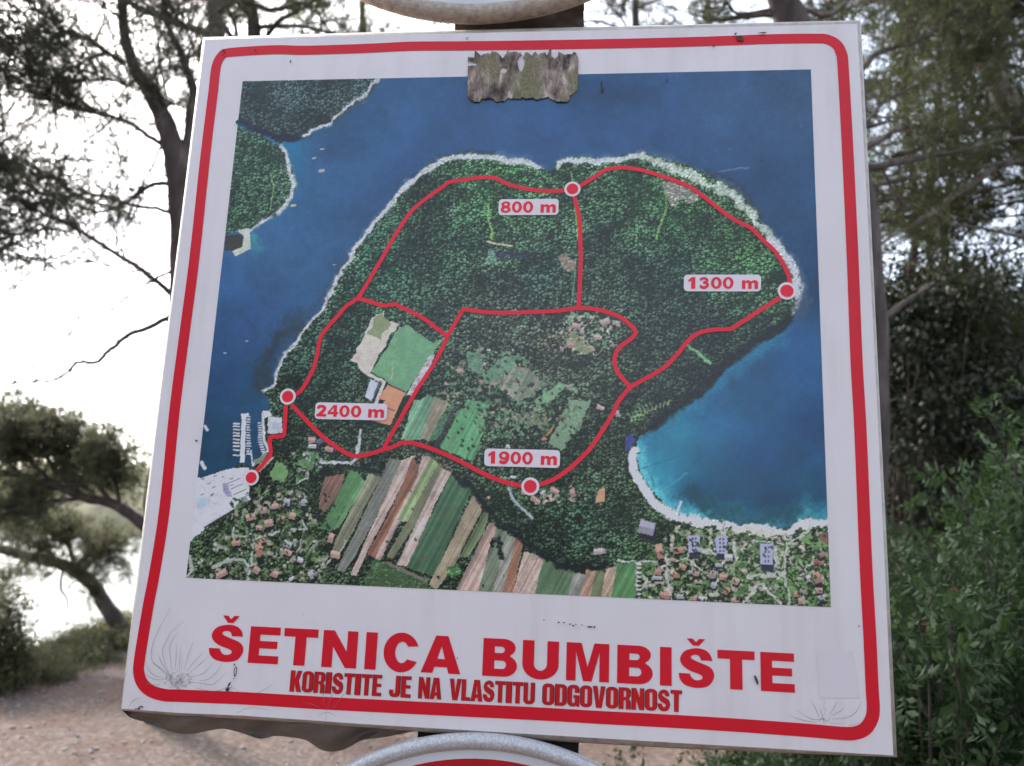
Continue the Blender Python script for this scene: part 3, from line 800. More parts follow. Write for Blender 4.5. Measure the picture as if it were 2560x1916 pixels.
lt.add(np.stack([c_ - s_, c_ + s_, c_ + d_], 1).reshape(-1, 3), T=np.arange(k_ * 3).reshape(-1, 3))
tag(lt.build('pine_litter', mottled('dry_needles', [(.3, (.12, .06, .035)), (.7, (.28, .16, .10))], 30, .9, geo=True)), 'rusty brown fallen pine needles on the path', 'pine litter', kind='stuff')
# ================================================================== MAP SIGN
sign = empty('map_sign', None, SM)
tag(sign, 'square white walking trail map board with red border and aerial photo print', 'sign')

def ribbon(pts, width, smooth=5, closed=False, uvpts=True):
    """flat strip along a polyline in board coordinates (returns left and right edges)"""
    P = np.asarray(pts, float)
    if smooth and len(P) > 2:
        P = catmull(np.vstack([P[-1:], P, P[:2]]), smooth)[smooth:-smooth] if closed else catmull(P, smooth)
    W = np.broadcast_to(np.asarray(width, float), (len(P),)) if np.ndim(width) == 0 else np.interp(np.linspace(0, 1, len(P)), np.linspace(0, 1, len(width)), width)
    T = np.gradient(P, axis=0)
    if closed: T[0] = T[-1] = P[1] - P[-2]
    T /= np.linalg.norm(T, axis=1)[:, None] + 1e-12
    N = np.stack([-T[:, 1], T[:, 0]], 1)
    return P + N * W[:, None] / 2, P - N * W[:, None] / 2
def add_ribbon(bag, pts, width, w, smooth=5, closed=False):
    a, b = ribbon(pts, width, smooth, closed)
    n_ = len(a)
    i = np.arange(n_ - 1)
    bag.add(np.vstack([loc(a, w), loc(b, w)]), Q=np.stack([i, i + n_, i + n_ + 1, i + 1], 1)[:, ::-1])
def add_poly(bag, rings, w):
    """filled outline with holes (board coordinates)"""
    fl = [Vector((x, y, 0)) for r in rings for x, y in r]
    tris = geometry.tessellate_polygon([[Vector((x, y, 0)) for x, y in r] for r in rings])
    uv = np.array([(v.x, v.y) for v in fl])
    T = []
    for t in tris:
        a, b_, c = (uv[k] for k in t)
        cr = (b_[0] - a[0]) * (c[1] - a[1]) - (b_[1] - a[1]) * (c[0] - a[0])
        if abs(cr) < 1e-14: continue
        T.append(t if cr > 0 else (t[0], t[2], t[1]))
    bag.add(loc(uv, w), T=np.array(T))

# ---- front panel: thin sheet whose four sides roll back into a flared flange
FE = [(512, 99), (900, 89), (1500, 76), (2143, 60), (2166, 480), (2190, 960), (2213, 1440), (2233, 1889), (1700, 1858), (1250, 1831), (900, 1810), (760, 1800), (600, 1789), (450, 1783), (303.5, 1772), (345, 1450), (405, 960), (458, 540)]
OE = [(508, 94), (900, 82), (1500, 67), (2152, 51), (2174, 480), (2197, 960), (2221, 1440), (2243, 1894), (1700, 1872), (1250, 1846), (900, 1818), (760, 1808), (600, 1797), (450, 1790), (301, 1776), (341.5, 1450), (400.5, 960), (453.5, 540)]
FRONT = np.array([buv(*p) for p in FE])
pb = Bag(); add_poly(pb, [FRONT], 0.0)
pb.build('face', M['white'], sign)
k = len(FE)
mid1 = np.array([ray_back(a[0] * .35 + o[0] * .65, a[1] * .35 + o[1] * .65, .004) for a, o in zip(FE, OE)])
back1 = np.array([ray_back(*o, .011) for o in OE])
back2 = back1.copy(); back2[:, 1] = .026; back2[:, 0] *= .985; back2[:, 2] = (back2[:, 2] - .4) * .985 + .4
i = np.arange(k); j = (i + 1) % k
fb = Bag(); fb.add(np.vstack([loc(FRONT, 0.0), mid1, back1, back2]), Q=np.concatenate([np.stack([i, j, j + k, i + k], 1), np.stack([i + k, j + k, j + 2 * k, i + 2 * k], 1), np.stack([i + 2 * k, j + 2 * k, j + 3 * k, i + 3 * k], 1)]))
fb.build('flange', M['edge'], sign, True)
bb = Bag(); b4 = back2.copy(); b4[:, 1] = .0255
bb.add(b4, T=np.array([[0, t, t + 1] for t in range(1, k - 1)])); bb.build('back_sheet', M['flap'], sign)

# ---- crumpled lower lip hanging under the left half
top_j = [(22, 1048), (250, 1062), (480, 1078), (700, 1096), (900, 1112), (1150, 1130), (1400, 1145), (1700, 1158), (2000, 1170), (2212, 1180)]
top_e = zp('J', top_j) + zp('K', [(250, 1010), (480, 1027)])
low_e = zp('J', [(26, 1066), (80, 1120), (210, 1160), (330, 1205), (430, 1240), (510, 1250), (600, 1245), (700, 1225), (810, 1208), (900, 1225), (1000, 1255), (1060, 1278), (1110, 1288), (1170, 1280), (1220, 1265), (1340, 1275), (1460, 1295), (1520, 1330), (1580, 1370), (1650, 1390), (1720, 1385), (1800, 1360), (1910, 1300), (2050, 1280), (2212, 1255)]) + zp('K', [(200, 1085), (320, 1060), (470, 1032)])
te = catmull(top_e, 8); le = catmull(low_e, 5)
xs_ = np.linspace(305, 1050, 90)
R_ = 9
LV = []
for a in range(90):
    ty = np.interp(xs_[a], te[:, 0], te[:, 1]) - 3
    o = np.argsort(le[:, 0]); ly = np.interp(xs_[a] + 0, le[o, 0], le[o, 1])
    depth = max(ly - ty, 3)
    for r_ in range(R_):
        f = r_ / (R_ - 1)
        yy = ty + depth * f
        bk = .012 + .030 * f * depth / 60 + .010 * math.sin(f * math.pi) * math.sin(xs_[a] * .021 + 1) - .004 * math.sin(f * 6 + xs_[a] * .05)
        LV.append(ray_back(xs_[a], yy, max(bk, .002)))
mesh_np('bent_lip', np.array(LV), gridq(R_, 90), M['flap'], sign, True)['label'] = 'crumpled grey metal lip'

# ---- red border, traced along its middle
bord = [(574, 132), (688, 125), (760, 126.5), (909, 122), (1024, 116.5), (1133, 115.7), (1300, 114), (1528, 110), (1664, 107), (1784, 103.7), (1926, 98.5), (2040, 97)]
bord += [(2070, 100), (2092, 113), (2103, 134), (2107, 160)]
bord += [(2115, 300), (2124, 481), (2132, 662), (2141, 900), (2151, 1081), (2164, 1400), (2174, 1587), (2180, 1720)]
bord += [(2183, 1768), (2179, 1797), (2163, 1822), (2138, 1833), (2105, 1834)]
bord += [(2015, 1826), (1843, 1813.5), (1672, 1803), (1500, 1794), (1375, 1786.5), (1185, 1777), (1000, 1768), (806, 1758), (616, 1746.5), (458, 1740)]
bord += [(412, 1738), (378, 1728), (356, 1708), (347, 1680), (349, 1650)]
bord += [(357, 1598), (373, 1503), (385.4, 1440), (411.6, 1274), (436.7, 1026.5), (461.8, 833), (487, 640), (514, 386.5), (533, 232), (538, 185)]
bord += [(543, 160), (554, 141)]
rb = Bag(); add_ribbon(rb, np.array([buv(*p) for p in bord]), .0158, .0004, 4, True)
rb.build('border', M['red'], sign)

# ---- aerial photograph: painted from traced outlines, tree crowns added by the material
NX, NY = 760, 660
cor = {k_: buv(*v) for k_, v in dict(tl=(607, 204), tr=(2027, 174.4), br=(2077, 1518.5), bl=(465.7, 1444.8)).items()}
s_, t_ = np.meshgrid(np.linspace(0, 1, NX), np.linspace(0, 1, NY))
UVg = ((cor['bl'][None, None] * (1 - s_[..., None]) + cor['br'] * s_[..., None]) * (1 - t_[..., None]) +
       (cor['tl'] * (1 - s_[..., None]) + cor['tr'] * s_[..., None]) * t_[..., None])
cp = UVg[..., :1] * BX + UVg[..., 1:] * BY + BT
PX = (cp[..., 0] / cp[..., 2] * FPX + CX).ravel(); PY = (cp[..., 1] / cp[..., 2] * FPX + CY).ravel()
RGB = np.zeros((NX * NY, 3)); TREE = np.zeros(NX * NY)
N1 = fbm(PX / 60, PY / 60, 1); N2 = fbm(PX / 14, PY / 14, 2); N3 = vn(PX / 3.1, PY / 3.1, 3); N4 = vn(PX / 5 + 9, PY / 5, 4)
JX = (fbm(PX / 9, PY / 9, 21, 3) - .5) * .8 + (vn(PX / 24, PY / 24, 23) - .5) * .8; JY = (fbm(PX / 9 + 50, PY / 9, 22, 3) - .5) * .8 + (vn(PX / 24, PY / 24, 24) - .5) * .8

def idw(samples, p=2.2):
    num = np.zeros((NX * NY, 3)); den = np.zeros(NX * NY)
    for x, y, c in samples:
        w_ = 1 / (((PX - x) ** 2 + (PY - y) ** 2) / 1e4 + .05) ** (p / 2)
        num += w_[:, None] * np.array(c, float); den += w_
    return num / den[:, None]
def inside(pts, jit=0.0):
    pts = np.asarray(pts, float)
    lo = pts.min(0) - 8 - jit; hi = pts.max(0) + 8 + jit
    idx = np.nonzero((PX > lo[0]) & (PX < hi[0]) & (PY > lo[1]) & (PY < hi[1]))[0]
    x = PX[idx] + JX[idx] * jit; y = PY[idx] + JY[idx] * jit
    c = np.zeros(len(idx), bool)
    for a, b_ in zip(pts, np.roll(pts, -1, 0)):
        if a[1] == b_[1]: continue
        cond = (a[1] > y) != (b_[1] > y)
        c ^= cond & (x < (b_[0] - a[0]) * (y - a[1]) / (b_[1] - a[1]) + a[0])
    return idx[c]
def near(pts, reach, jit=0.0):
    """indices and distances (in widths) to a polyline"""
    pts = np.asarray(pts, float)
    lo = pts.min(0) - reach - jit; hi = pts.max(0) + reach + jit
    idx = np.nonzero((PX > lo[0]) & (PX < hi[0]) & (PY > lo[1]) & (PY < hi[1]))[0]
    x = PX[idx] + JX[idx] * jit; y = PY[idx] + JY[idx] * jit
    best = np.full(len(idx), 1e9)
    for a, b_ in zip(pts[:-1], pts[1:]):
        d = b_ - a
        t = np.clip(((x - a[0]) * d[0] + (y - a[1]) * d[1]) / (d.dot(d) + 1e-9), 0, 1)
        best = np.minimum(best, np.hypot(x - a[0] - t * d[0], y - a[1] - t * d[1]))
    return idx, best
def fill(pts, c, tree=0.0, jit=6, streak=None, amp=.12):
    idx = inside(pts, jit)
    f = 1 + (N3[idx] - .5) * amp + (N2[idx] - .5) * amp * 1.5
    if streak is not None:
        a = math.radians(streak)
        q = PX[idx] * math.sin(a) + PY[idx] * math.cos(a)
        f = f * (1 + (vn(q / 2.6, q * 0 + 3, 8) - .5) * .28 + (vn(q / 9, q * 0 + 7, 9) - .5) * .2)
    c = np.array(c, float)
    if streak is not None or tree > 0: c = (c * .8 + c.mean() * .2) * .97
    f = f * (1 + (N1[idx] - .5) * .35 * (streak is not None))
    RGB[idx] = c * f[:, None]
    if streak is not None:                       # bare soil and tufts showing through
        g_ = np.clip((fbm(PX[idx] / 16, PY[idx] / 16, 51) - .56) * 7, 0, 1)[:, None] * .28
        RGB[idx] = RGB[idx] * (1 - g_) + np.array((104, 112, 88)) * f[:, None] * g_
    TREE[idx] = tree
def stroke(pts, c, width, tree=0.0, jit=5, soft=.35, op=1.0, amp=.3):
    idx, d = near(pts, width, jit)
    k_ = np.clip((width / 2 - d) / (width / 2 * soft) , 0, 1) * op
    f = 1 + (N3[idx] - .5) * amp
    RGB[idx] = RGB[idx] * (1 - k_[:, None]) + np.array(c, float) * f[:, None] * k_[:, None]
    if tree is not None: TREE[idx] = TREE[idx] * (1 - k_) + tree * k_
def house(x, y, w_, h_, ang, c, shadow=True):
    a = math.radians(ang); ux = np.array([math.cos(a), math.sin(a)]); uy = np.array([-math.sin(a), math.cos(a)])
    ctr = np.array([x, y]); w_, h_ = w_ * .86, h_ * .86
    c = np.array(c, float); c = c * .62 + c.mean() * .36
    if shadow: fill([ctr + ux * sx * w_ / 2 + uy * sy * h_ / 2 + (w_ * .12, h_ * .45) for sx, sy in ((-1, -1), (1, -1), (1, 1), (-1, 1))], (30, 30, 38), 0, 2)
    fill([ctr + ux * sx * w_ / 2 + uy * sy * h_ / 2 for sx, sy in ((-1, -1), (1, -1), (1, 1), (-1, 1))], c, 0, 1)
    fill([ctr + ux * sx * w_ / 2 + uy * sy * h_ / 2 for sx, sy in ((-1, 0), (1, 0), (1, 1), (-1, 1))], np.array(c) * .82, 0, 1)

# sea
RGB[:] = idw([(1200, 300, (58, 90, 140)), (1800, 250, (66, 96, 142)), (2000, 260, (64, 90, 132)), (1950, 480, (45, 78, 122)), (2040, 700, (30, 66, 112)), (1000, 250, (58, 94, 142)), (800, 400, (62, 98, 150)), (725, 375, (40, 120, 160)),
    (660, 640, (70, 105, 152)), (620, 800, (66, 98, 156)), (560, 950, (48, 82, 132)), (560, 1100, (34, 78, 110)), (640, 1000, (38, 82, 120)), (840, 640, (60, 100, 150)), (1050, 440, (52, 86, 138)), (2000, 900, (34, 88, 142)), (1800, 1030, (38, 105, 155)),
    (1900, 1150, (30, 78, 128)), (2020, 1050, (33, 82, 136)), (1750, 1250, (26, 80, 116)), (1950, 1250, (28, 78, 120)), (1690, 1090, (48, 138, 172)), (1655, 1180, (55, 150, 182)), (2040, 1290, (28, 90, 120)), (1850, 1290, (24, 84, 112)), (1400, 330, (52, 84, 134)), (1650, 330, (52, 84, 134))])
RGB = RGB * np.array([.72, .88, .90])
N0 = fbm(PX / 170, PY / 120, 12, 3)
RGB = RGB * .93 + RGB.mean(1)[:, None] * .06
RGB *= (1 + (N0 - .5) * .30 + (N1 - .5) * .22 + (N2 - .5) * .12 + (N3 - .5) * .08)[:, None]
sp = (N4 > .90) & (vn(PX / 2.2, PY / 1.4, 31) > .72) & (PX > 1600) & (PY < 700)
RGB[sp] *= 1.28
stroke(zp('C', [(900, 975), (1040, 950), (1230, 925)]), (120, 145, 175), 5, None, op=.5)

# peninsula outline
coast = zp('G', [(190, 640), (270, 620), (480, 560), (530, 520), (620, 560), (640, 500), (720, 440), (765, 420), (770, 390), (735, 330), (720, 200), (720, 90), (760, 80), (780, 50), (765, 0)])
coast += zp('D', [(640, 1380), (625, 1300), (600, 1270), (560, 1250), (560, 1232), (650, 1220), (690, 1180), (720, 1060), (730, 1000), (790, 930), (850, 850), (900, 760), (950, 710), (1050, 610), (1100, 520), (1150, 420), (1200, 330), (1230, 250), (1290, 170), (1330, 100), (1400, 0)])
coast += zp('A', [(1330, 1540), (1400, 1430), (1510, 1290), (1600, 1180)])
coast += zp('B', [(0, 1230), (100, 1150), (200, 1070), (330, 990), (450, 950), (600, 930), (780, 945), (900, 990), (1010, 980), (1100, 1000), (1150, 1050), (1200, 1075), (1250, 1090), (1280, 1060), (1270, 1030), (1330, 985), (1450, 965), (1560, 970), (1656, 990)])
coast += zp('C', [(60, 845), (130, 850), (200, 810), (350, 800), (450, 825), (560, 870), (700, 895), (800, 940), (880, 980), (980, 1040), (1100, 1100), (1200, 1180), (1280, 1270), (1340, 1370), (1410, 1480), (1480, 1560), (1560, 1640)])
coast += zp('F', [(1630, 210), (1660, 290), (1670, 370), (1660, 450), (1640, 560), (1580, 650), (1540, 720), (1480, 790), (1330, 850), (1250, 920), (1150, 990), (1050, 1060), (960, 1150), (900, 1220), (850, 1290), (740, 1330), (680, 1380), (590, 1430), (540, 1480), (480, 1530), (400, 1590)])
shore_e = zp('I', [(286, 281), (265, 345), (260, 400), (285, 480), (300, 540), (340, 610), (390, 680), (450, 740), (520, 800), (560, 830), (620, 850), (700, 865), (790, 870), (900, 890), (960, 905), (1050, 925), (1150, 925), (1250, 940), (1350, 950), (1420, 930), (1490, 895), (1540, 860), (1570, 880), (1640, 890), (1685, 880)])
coast += shore_e + [(2100, 1600), (400, 1600), (400, 1240)]
# turquoise water near the beach, weed and rocks near the west shore
stroke(shore_e[1:], (70, 170, 195), 120, None, 30, 1.0, .55)
stroke(shore_e[1:12], (95, 195, 205), 60, None, 20, 1.0, .8)
stroke(shore_e[12:], (60, 150, 165), 60, None, 25, 1.0, .5)
stroke(zp('F', [(1480, 800), (1250, 940), (1050, 1080), (900, 1240), (760, 1360), (560, 1480), (400, 1610)]), (40, 125, 160), 70, None, 25, 1.0, .7)
stroke(zp('D', [(560, 1200), (600, 1050), (680, 900), (740, 780), (860, 690)]), (42, 52, 62), 75, None, 30, .8, .75)
stroke(zp('D', [(960, 640), (1050, 500), (1180, 300), (1290, 130)]), (45, 70, 95), 40, None, 25, 1.0, .6)
stroke(zp('I', [(640, 700), (800, 790), (1000, 880), (1250, 880), (1450, 860)]), (20, 62, 72), 60, None, 45, 1.0, .7)
stroke(zp('I', [(330, 240), (480, 120), (600, 40)]), (35, 70, 75), 40, None, 30, 1.0, .7)
stroke(zp('F', [(1720, 500), (1650, 640)]), (80, 85, 95), 40, None, 30, 1.0, .6)
stroke(zp('C', [(880, 960), (1050, 1040), (1200, 1160), (1320, 1320)]), (35, 45, 68), 34, None, 20, 1.0, .8)
stroke(zp('A', [(430, 1480), (480, 1600)]), (60, 150, 155), 34, None, 18, 1.0, .7)
stroke(zp('B', [(100, 1130), (330, 970), (600, 915), (780, 930)]), (35, 48, 70), 14, None, 8, 1.0, .7)
# main wood
def shore(pts, c, width, tree, jit, soft=.35, op=1.0):
    stroke(pts, np.array(c) * .8, width * 2.0, None, jit + 10, 1.0, .45)
    stroke(pts, c, width, tree, jit, max(soft, .55), op, .55)
FOREST = np.array([1.06, 1.0, .94]) * idw([(1100, 600, (42, 72, 58)), (950, 650, (44, 80, 66)), (800, 900, (40, 66, 58)), (1250, 480, (52, 92, 60)), (1700, 500, (50, 90, 58)), (1850, 620, (48, 84, 54)), (1700, 700, (42, 72, 60)), (1350, 700, (44, 70, 62)), (1750, 830, (30, 44, 40)), (1650, 950, (36, 50, 44)), (1250, 800, (62, 76, 70)), (1400, 850, (70, 76, 68)), (1350, 1100, (42, 58, 48)), (1500, 1100, (44, 62, 48)), (1450, 1300, (38, 60, 50)), (700, 1300, (44, 60, 46)), (800, 1150, (38, 54, 46)), (1750, 1350, (46, 70, 46)), (1950, 1430, (56, 84, 54)), (1000, 1000, (36, 50, 44))])
idx = inside(coast, 4)
RGB[idx] = (FOREST * (.42 + .62 * N1 + .56 * N0)[:, None])[idx]; TREE[idx] = 1
# shade at the southern edge of the wood, and open rocky shores
stroke(zp('F', [(1570, 640), (1480, 740), (1300, 830), (1150, 950), (1000, 1050), (900, 1170), (830, 1260), (700, 1330), (560, 1430), (430, 1560)]), (20, 24, 30), 34, .35, 10, .6, .9)
WHT = (196, 202, 205)
shore(zp('D', [(600, 1255), (680, 1195), (725, 1080), (745, 1000), (800, 925), (860, 850), (915, 755), (960, 705), (1060, 605), (1110, 515), (1160, 415), (1210, 325), (1240, 245), (1300, 165), (1340, 95), (1400, 5)]), (186, 190, 192), 10, 0, 9)
shore(zp('A', [(1250, 1640), (1340, 1530), (1410, 1430), (1520, 1290), (1610, 1180)]) + zp('B', [(20, 1225), (110, 1150)]), WHT, 11, 0, 7)
shore(zp('B', [(20, 1235), (110, 1160), (210, 1090), (330, 1015), (450, 975), (600, 960), (780, 970), (900, 1005), (1010, 1000), (1090, 1015), (1150, 1055)]), (190, 203, 206), 17, 0, 8)
shore(zp('B', [(1300, 1045), (1340, 1010), (1450, 995), (1560, 998), (1656, 1005)]) + zp('C', [(60, 870), (150, 870), (220, 835), (350, 822)]), (190, 206, 206), 17, 0, 9)
shore(zp('C', [(350, 830), (470, 870), (600, 930), (740, 980), (860, 1030), (970, 1090), (1080, 1150), (1180, 1230), (1260, 1330), (1330, 1420), (1400, 1520), (1500, 1600)]), (178, 196, 182), 26, 0, 18, .5, .9)
shore(zp('F', [(1400, 20), (1500, 100), (1580, 200), (1620, 300), (1640, 380), (1630, 460)]), (196, 200, 212), 24, 0, 12)
shore(zp('F', [(1640, 470), (1620, 560), (1590, 620)]), (130, 140, 150), 14, 0, 12, .8, .8)
fill(zp('C', [(530, 1060), (640, 1040), (820, 1110), (780, 1200), (600, 1240), (550, 1150)]), (135, 140, 128), .5, 22)
stroke(zp('C', [(540, 1100), (545, 1240), (500, 1400), (465, 1520)]), (105, 150, 85), 6, .2, 8)
# clearings
for seg, wd_ in (([(730, 1360), (738, 1480), (760, 1600), (765, 1656)], 7), ([(1420, 1110), (1440, 1300), (1470, 1656)], 5)):
    stroke(zp('B', seg), (120, 165, 95), wd_, .1, 6)
stroke(zp('F', [(730, 870), (800, 930), (920, 1030)]), (110, 165, 120), 9, .1, 8)
stroke(zp('E', [(720, 20), (830, 40), (930, 50)]), (190, 180, 150), 6, 0, 4)
stroke(zp('E', [(700, 90), (850, 130), (1050, 110)]), (38, 40, 62), 20, .3, 10, .7, .8)
fill(zp('E', [(740, 80), (780, 90), (800, 190), (700, 220)]), (90, 140, 115), .4, 10)
fill(zp('E', [(1290, 150), (1380, 120), (1460, 190), (1450, 260), (1350, 260)]), (140, 128, 108), .25, 14)
stroke(zp('E', [(1420, 520), (1440, 380), (1450, 250)]), (95, 140, 120), 5, .1, 6)
stroke(zp('E', [(1400, 690), (1430, 600)]), (100, 150, 120), 10, .1, 8)
# sports ground
fill(zp('D', [(1470, 660), (1590, 600), (1600, 660), (1720, 700), (1600, 860), (1480, 1110), (1310, 1000), (1400, 860), (1440, 760)]), (196, 190, 182), 0, 8)
fill(zp('D', [(1490, 660), (1590, 610), (1640, 690), (1570, 830), (1450, 790)]), (132, 146, 112), 0, 14)
fill(zp('D', [(1720, 720), (1830, 750), (1960, 830), (2020, 900), (1960, 1000), (1760, 1260), (1490, 1100)]), (112, 160, 122), 0, 5, None, .14)
fill(zp('D', [(1660, 1060), (1720, 1040), (1690, 1160), (1630, 1150)]), (160, 172, 148), 0, 14)
fill(zp('D', [(1800, 840), (1880, 830), (1850, 930), (1790, 920)]), (150, 165, 140), 0, 14)
fill(zp('E', [(0, 740), (60, 700), (270, 860), (365, 815), (250, 950), (40, 1290), (-60, 1290), (-80, 1240)]), (108, 158, 122), 0, 4)
fill(zp('E', [(240, 960), (290, 950), (210, 1130), (100, 1290), (60, 1280)]), (176, 172, 182), 0, 4, None, .5)
stroke(zp('D', [(1380, 1050), (1470, 1120), (1590, 1180), (1540, 1320), (1500, 1420)]), (200, 198, 190), 10, 0, 4)
fill(zp('D', [(1480, 1155), (1562, 1190), (1490, 1335), (1430, 1300)]), (186, 196, 214), 0, 1)
fill(zp('D', [(1622, 1200), (1768, 1262), (1640, 1540), (1480, 1490), (1600, 1330), (1540, 1320)]), (204, 142, 116), 0, 2)
stroke(zp('D', [(1625, 1198), (1770, 1262)]), (46, 50, 48), 4, 0, 1)
stroke(zp('D', [(1580, 1380), (1680, 1415)]), (90, 64, 56), 3, 0, 1)
stroke(zp('D', [(1560, 1180), (1510, 1320)]), (40, 44, 56), 8, 0, 8, .4, .7)
# inner fields
fill(zp('E', [(830, 1250), (870, 1090), (960, 1040), (1090, 1090), (1150, 1170), (1220, 1180), (1100, 1300), (950, 1330)]), (146, 150, 136), 0, 14, 60)
fill(zp('E', [(560, 930), (650, 900), (680, 1110), (560, 1100)]), (94, 140, 112), .15, 14)
fill(zp('E', [(680, 1120), (880, 960), (950, 960), (960, 1040), (860, 1100), (830, 1200), (700, 1200)]), (104, 150, 122), .1, 14)
fill(zp('E', [(1110, 1330), (1330, 1180), (1380, 1200), (1280, 1330), (1130, 1390)]), (118, 162, 126), 0, 10)
fill(zp('E', [(130, 1350), (230, 1280), (330, 1310), (170, 1660), (0, 1660), (60, 1520)]), (102, 158, 126), 0, 10, 62)
fill(zp('H', [(110, 0), (290, 0), (160, 340), (10, 330), (60, 200)]), (102, 158, 126), 0, 6, 62)
fill(zp('H', [(290, -10), (400, 10), (280, 270), (240, 345), (160, 320)]), (150, 146, 122), 0, 4, 62)
fill(zp('E', [(300, 1310), (400, 1340), (300, 1560), (200, 1600)]), (150, 146, 122), 0, 6, 62)
fill(zp('E', [(395, 1380), (455, 1370), (330, 1650), (240, 1650)]), (72, 118, 86), .2, 10)
fill(zp('E', [(570, 1320), (740, 1360), (700, 1560), (600, 1830), (330, 1720), (480, 1420)]), (88, 162, 108), 0, 10, 62)
fill(zp('H', [(1400, 0), (1590, 0), (1560, 60), (1480, 240), (1350, 420), (1220, 360), (1300, 200)]), (122, 160, 128), .1, 12)
fill(zp('H', [(860, 100), (1230, 100), (1200, 200), (1160, 230), (900, 150)]), (118, 132, 102), .35, 16)
stroke(zp('H', [(300, 395), (380, 220), (470, 60)]), (60, 62, 62), 12, .5, 10)
# long ploughed strips
for pts, c in (
    ([(1240, 640), (1400, 610), (1380, 700), (1300, 850), (1230, 920), (1185, 900), (1200, 760)], (142, 102, 92)),
    ([(1440, 590), (1500, 590), (1540, 650), (1350, 960), (1280, 1090), (1200, 1060), (1330, 800)], (84, 144, 90)),
    ([(1535, 640), (1575, 690), (1400, 970), (1350, 1060), (1285, 1085)], (100, 158, 106)),
    ([(1600, 610), (1700, 640), (1560, 900), (1420, 1180), (1350, 1250), (1300, 1230), (1400, 1000)], (130, 134, 110)),
    ([(1770, 480), (1870, 500), (1650, 980), (1480, 1300), (1390, 1430), (1335, 1400), (1480, 1100), (1700, 640)], (122, 128, 122)),
    ([(1870, 500), (1985, 460), (1800, 850), (1640, 1150), (1490, 1460), (1445, 1450), (1600, 1100)], (192, 168, 164)),
    ([(1960, 470), (2015, 560), (1990, 650), (1655, 1305), (1585, 1280), (1800, 880)], (150, 98, 78))):
    fill(zp('G', pts), c, 0, 2.5, 60)
for pts, c in (
    ([(190, 440), (270, 470), (130, 760), (-50, 1100), (-170, 1340), (-208, 1310), (0, 905), (140, 640)], (190, 166, 160)),
    ([(255, 480), (330, 510), (170, 800), (60, 1010), (-30, 1000)], (138, 166, 114)),
    ([(330, 510), (390, 540), (180, 950), (20, 1200), (-60, 1320), (-110, 1290), (60, 1010)], (122, 128, 100)),
    ([(365, 530), (440, 580), (330, 780), (60, 1380), (-30, 1370), (150, 1000)], (194, 170, 166)),
    ([(420, 620), (600, 740), (480, 1000), (280, 1460), (50, 1390)], (70, 114, 84)),
    ([(600, 790), (700, 880), (560, 1140), (440, 1400), (300, 1570), (240, 1530), (480, 1050)], (164, 150, 126)),
    ([(690, 930), (745, 900), (700, 1100), (560, 1300), (490, 1310)], (112, 138, 96)),
    ([(740, 1020), (815, 1020), (740, 1230), (650, 1600), (460, 1590), (600, 1300)], (190, 160, 152)),
    ([(800, 1060), (885, 1090), (860, 1330), (790, 1600), (640, 1600), (740, 1250)], (108, 122, 104)),
    ([(885, 1120), (965, 1150), (920, 1330), (850, 1610), (765, 1610)], (140, 140, 136)),
    ([(962, 1150), (1020, 1170), (1000, 1290), (930, 1620), (845, 1610)], (158, 110, 86)),
    ([(1030, 1250), (1195, 1310), (1150, 1480), (1110, 1625), (925, 1620)], (198, 170, 162)),
    ([(1190, 1310), (1445, 1420), (1420, 1500), (1380, 1635), (1110, 1625)], (94, 132, 96)),
    ([(1440, 1420), (1535, 1450), (1490, 1640), (1380, 1635)], (130, 136, 130)),
    ([(1545, 1410), (1625, 1410), (1570, 1650), (1480, 1640)], (178, 140, 120)),
    ([(1625, 1410), (1705, 1400), (1660, 1650), (1570, 1650)], (108, 124, 90)),
    ([(1705, 1400), (1805, 1370), (1740, 1655), (1660, 1650)], (192, 164, 146)),
    ([(1800, 1370), (1955, 1340), (1950, 1660), (1740, 1655)], (80, 140, 84))):
    fill(zp('H', pts), c, 0, 2.5, 62)
fill(zp('H', [(-215, 1310), (240, 1480), (210, 1600), (-330, 1600), (-280, 1450)]), (70, 104, 66), .45, 8)
stroke(zp('H', [(-100, 1350), (215, 1500)]), (112, 108, 104), 9, 0, 4)
fill(zp('H', [(380, 1370), (480, 1370), (510, 1440), (440, 1470), (370, 1420)]), (80, 130, 80), .5, 16)
stroke(zp('H', [(760, 1180), (820, 1140), (850, 1300)]), (34, 42, 40), 14, .8, 14)
stroke(zp('H', [(0, 380), (110, 440), (240, 450), (420, 590)]), (70, 74, 56), 10, .6, 8)
# shaded belt of the wood along the fields
stroke(zp('H', [(460, 640), (600, 760), (680, 870), (780, 960), (920, 1080), (1060, 1200), (1200, 1300), (1330, 1360), (1500, 1400), (1720, 1360)]), (22, 26, 30), 22, .25, 22, .5, .9)
stroke(zp('G', [(1230, 610), (1350, 560), (1500, 560), (1650, 580)]), (28, 34, 34), 16, .3, 14, .5, .9)
# green clearing by the harbour
fill(zp('G', [(770, 600), (830, 520), (900, 540), (945, 610), (900, 680), (800, 660)]), (110, 150, 100), 0, 10)
fill(zp('G', [(1020, 490), (1150, 480), (1130, 580), (1030, 560)]), (86, 128, 84), .2, 12)
stroke(zp('G', [(1530, 250), (1500, 480), (1440, 520), (1200, 525)]), (180, 188, 192), 8, 0, 6)
stroke(zp('G', [(1090, 650), (1000, 690)]), (180, 182, 180), 6, 0, 4)
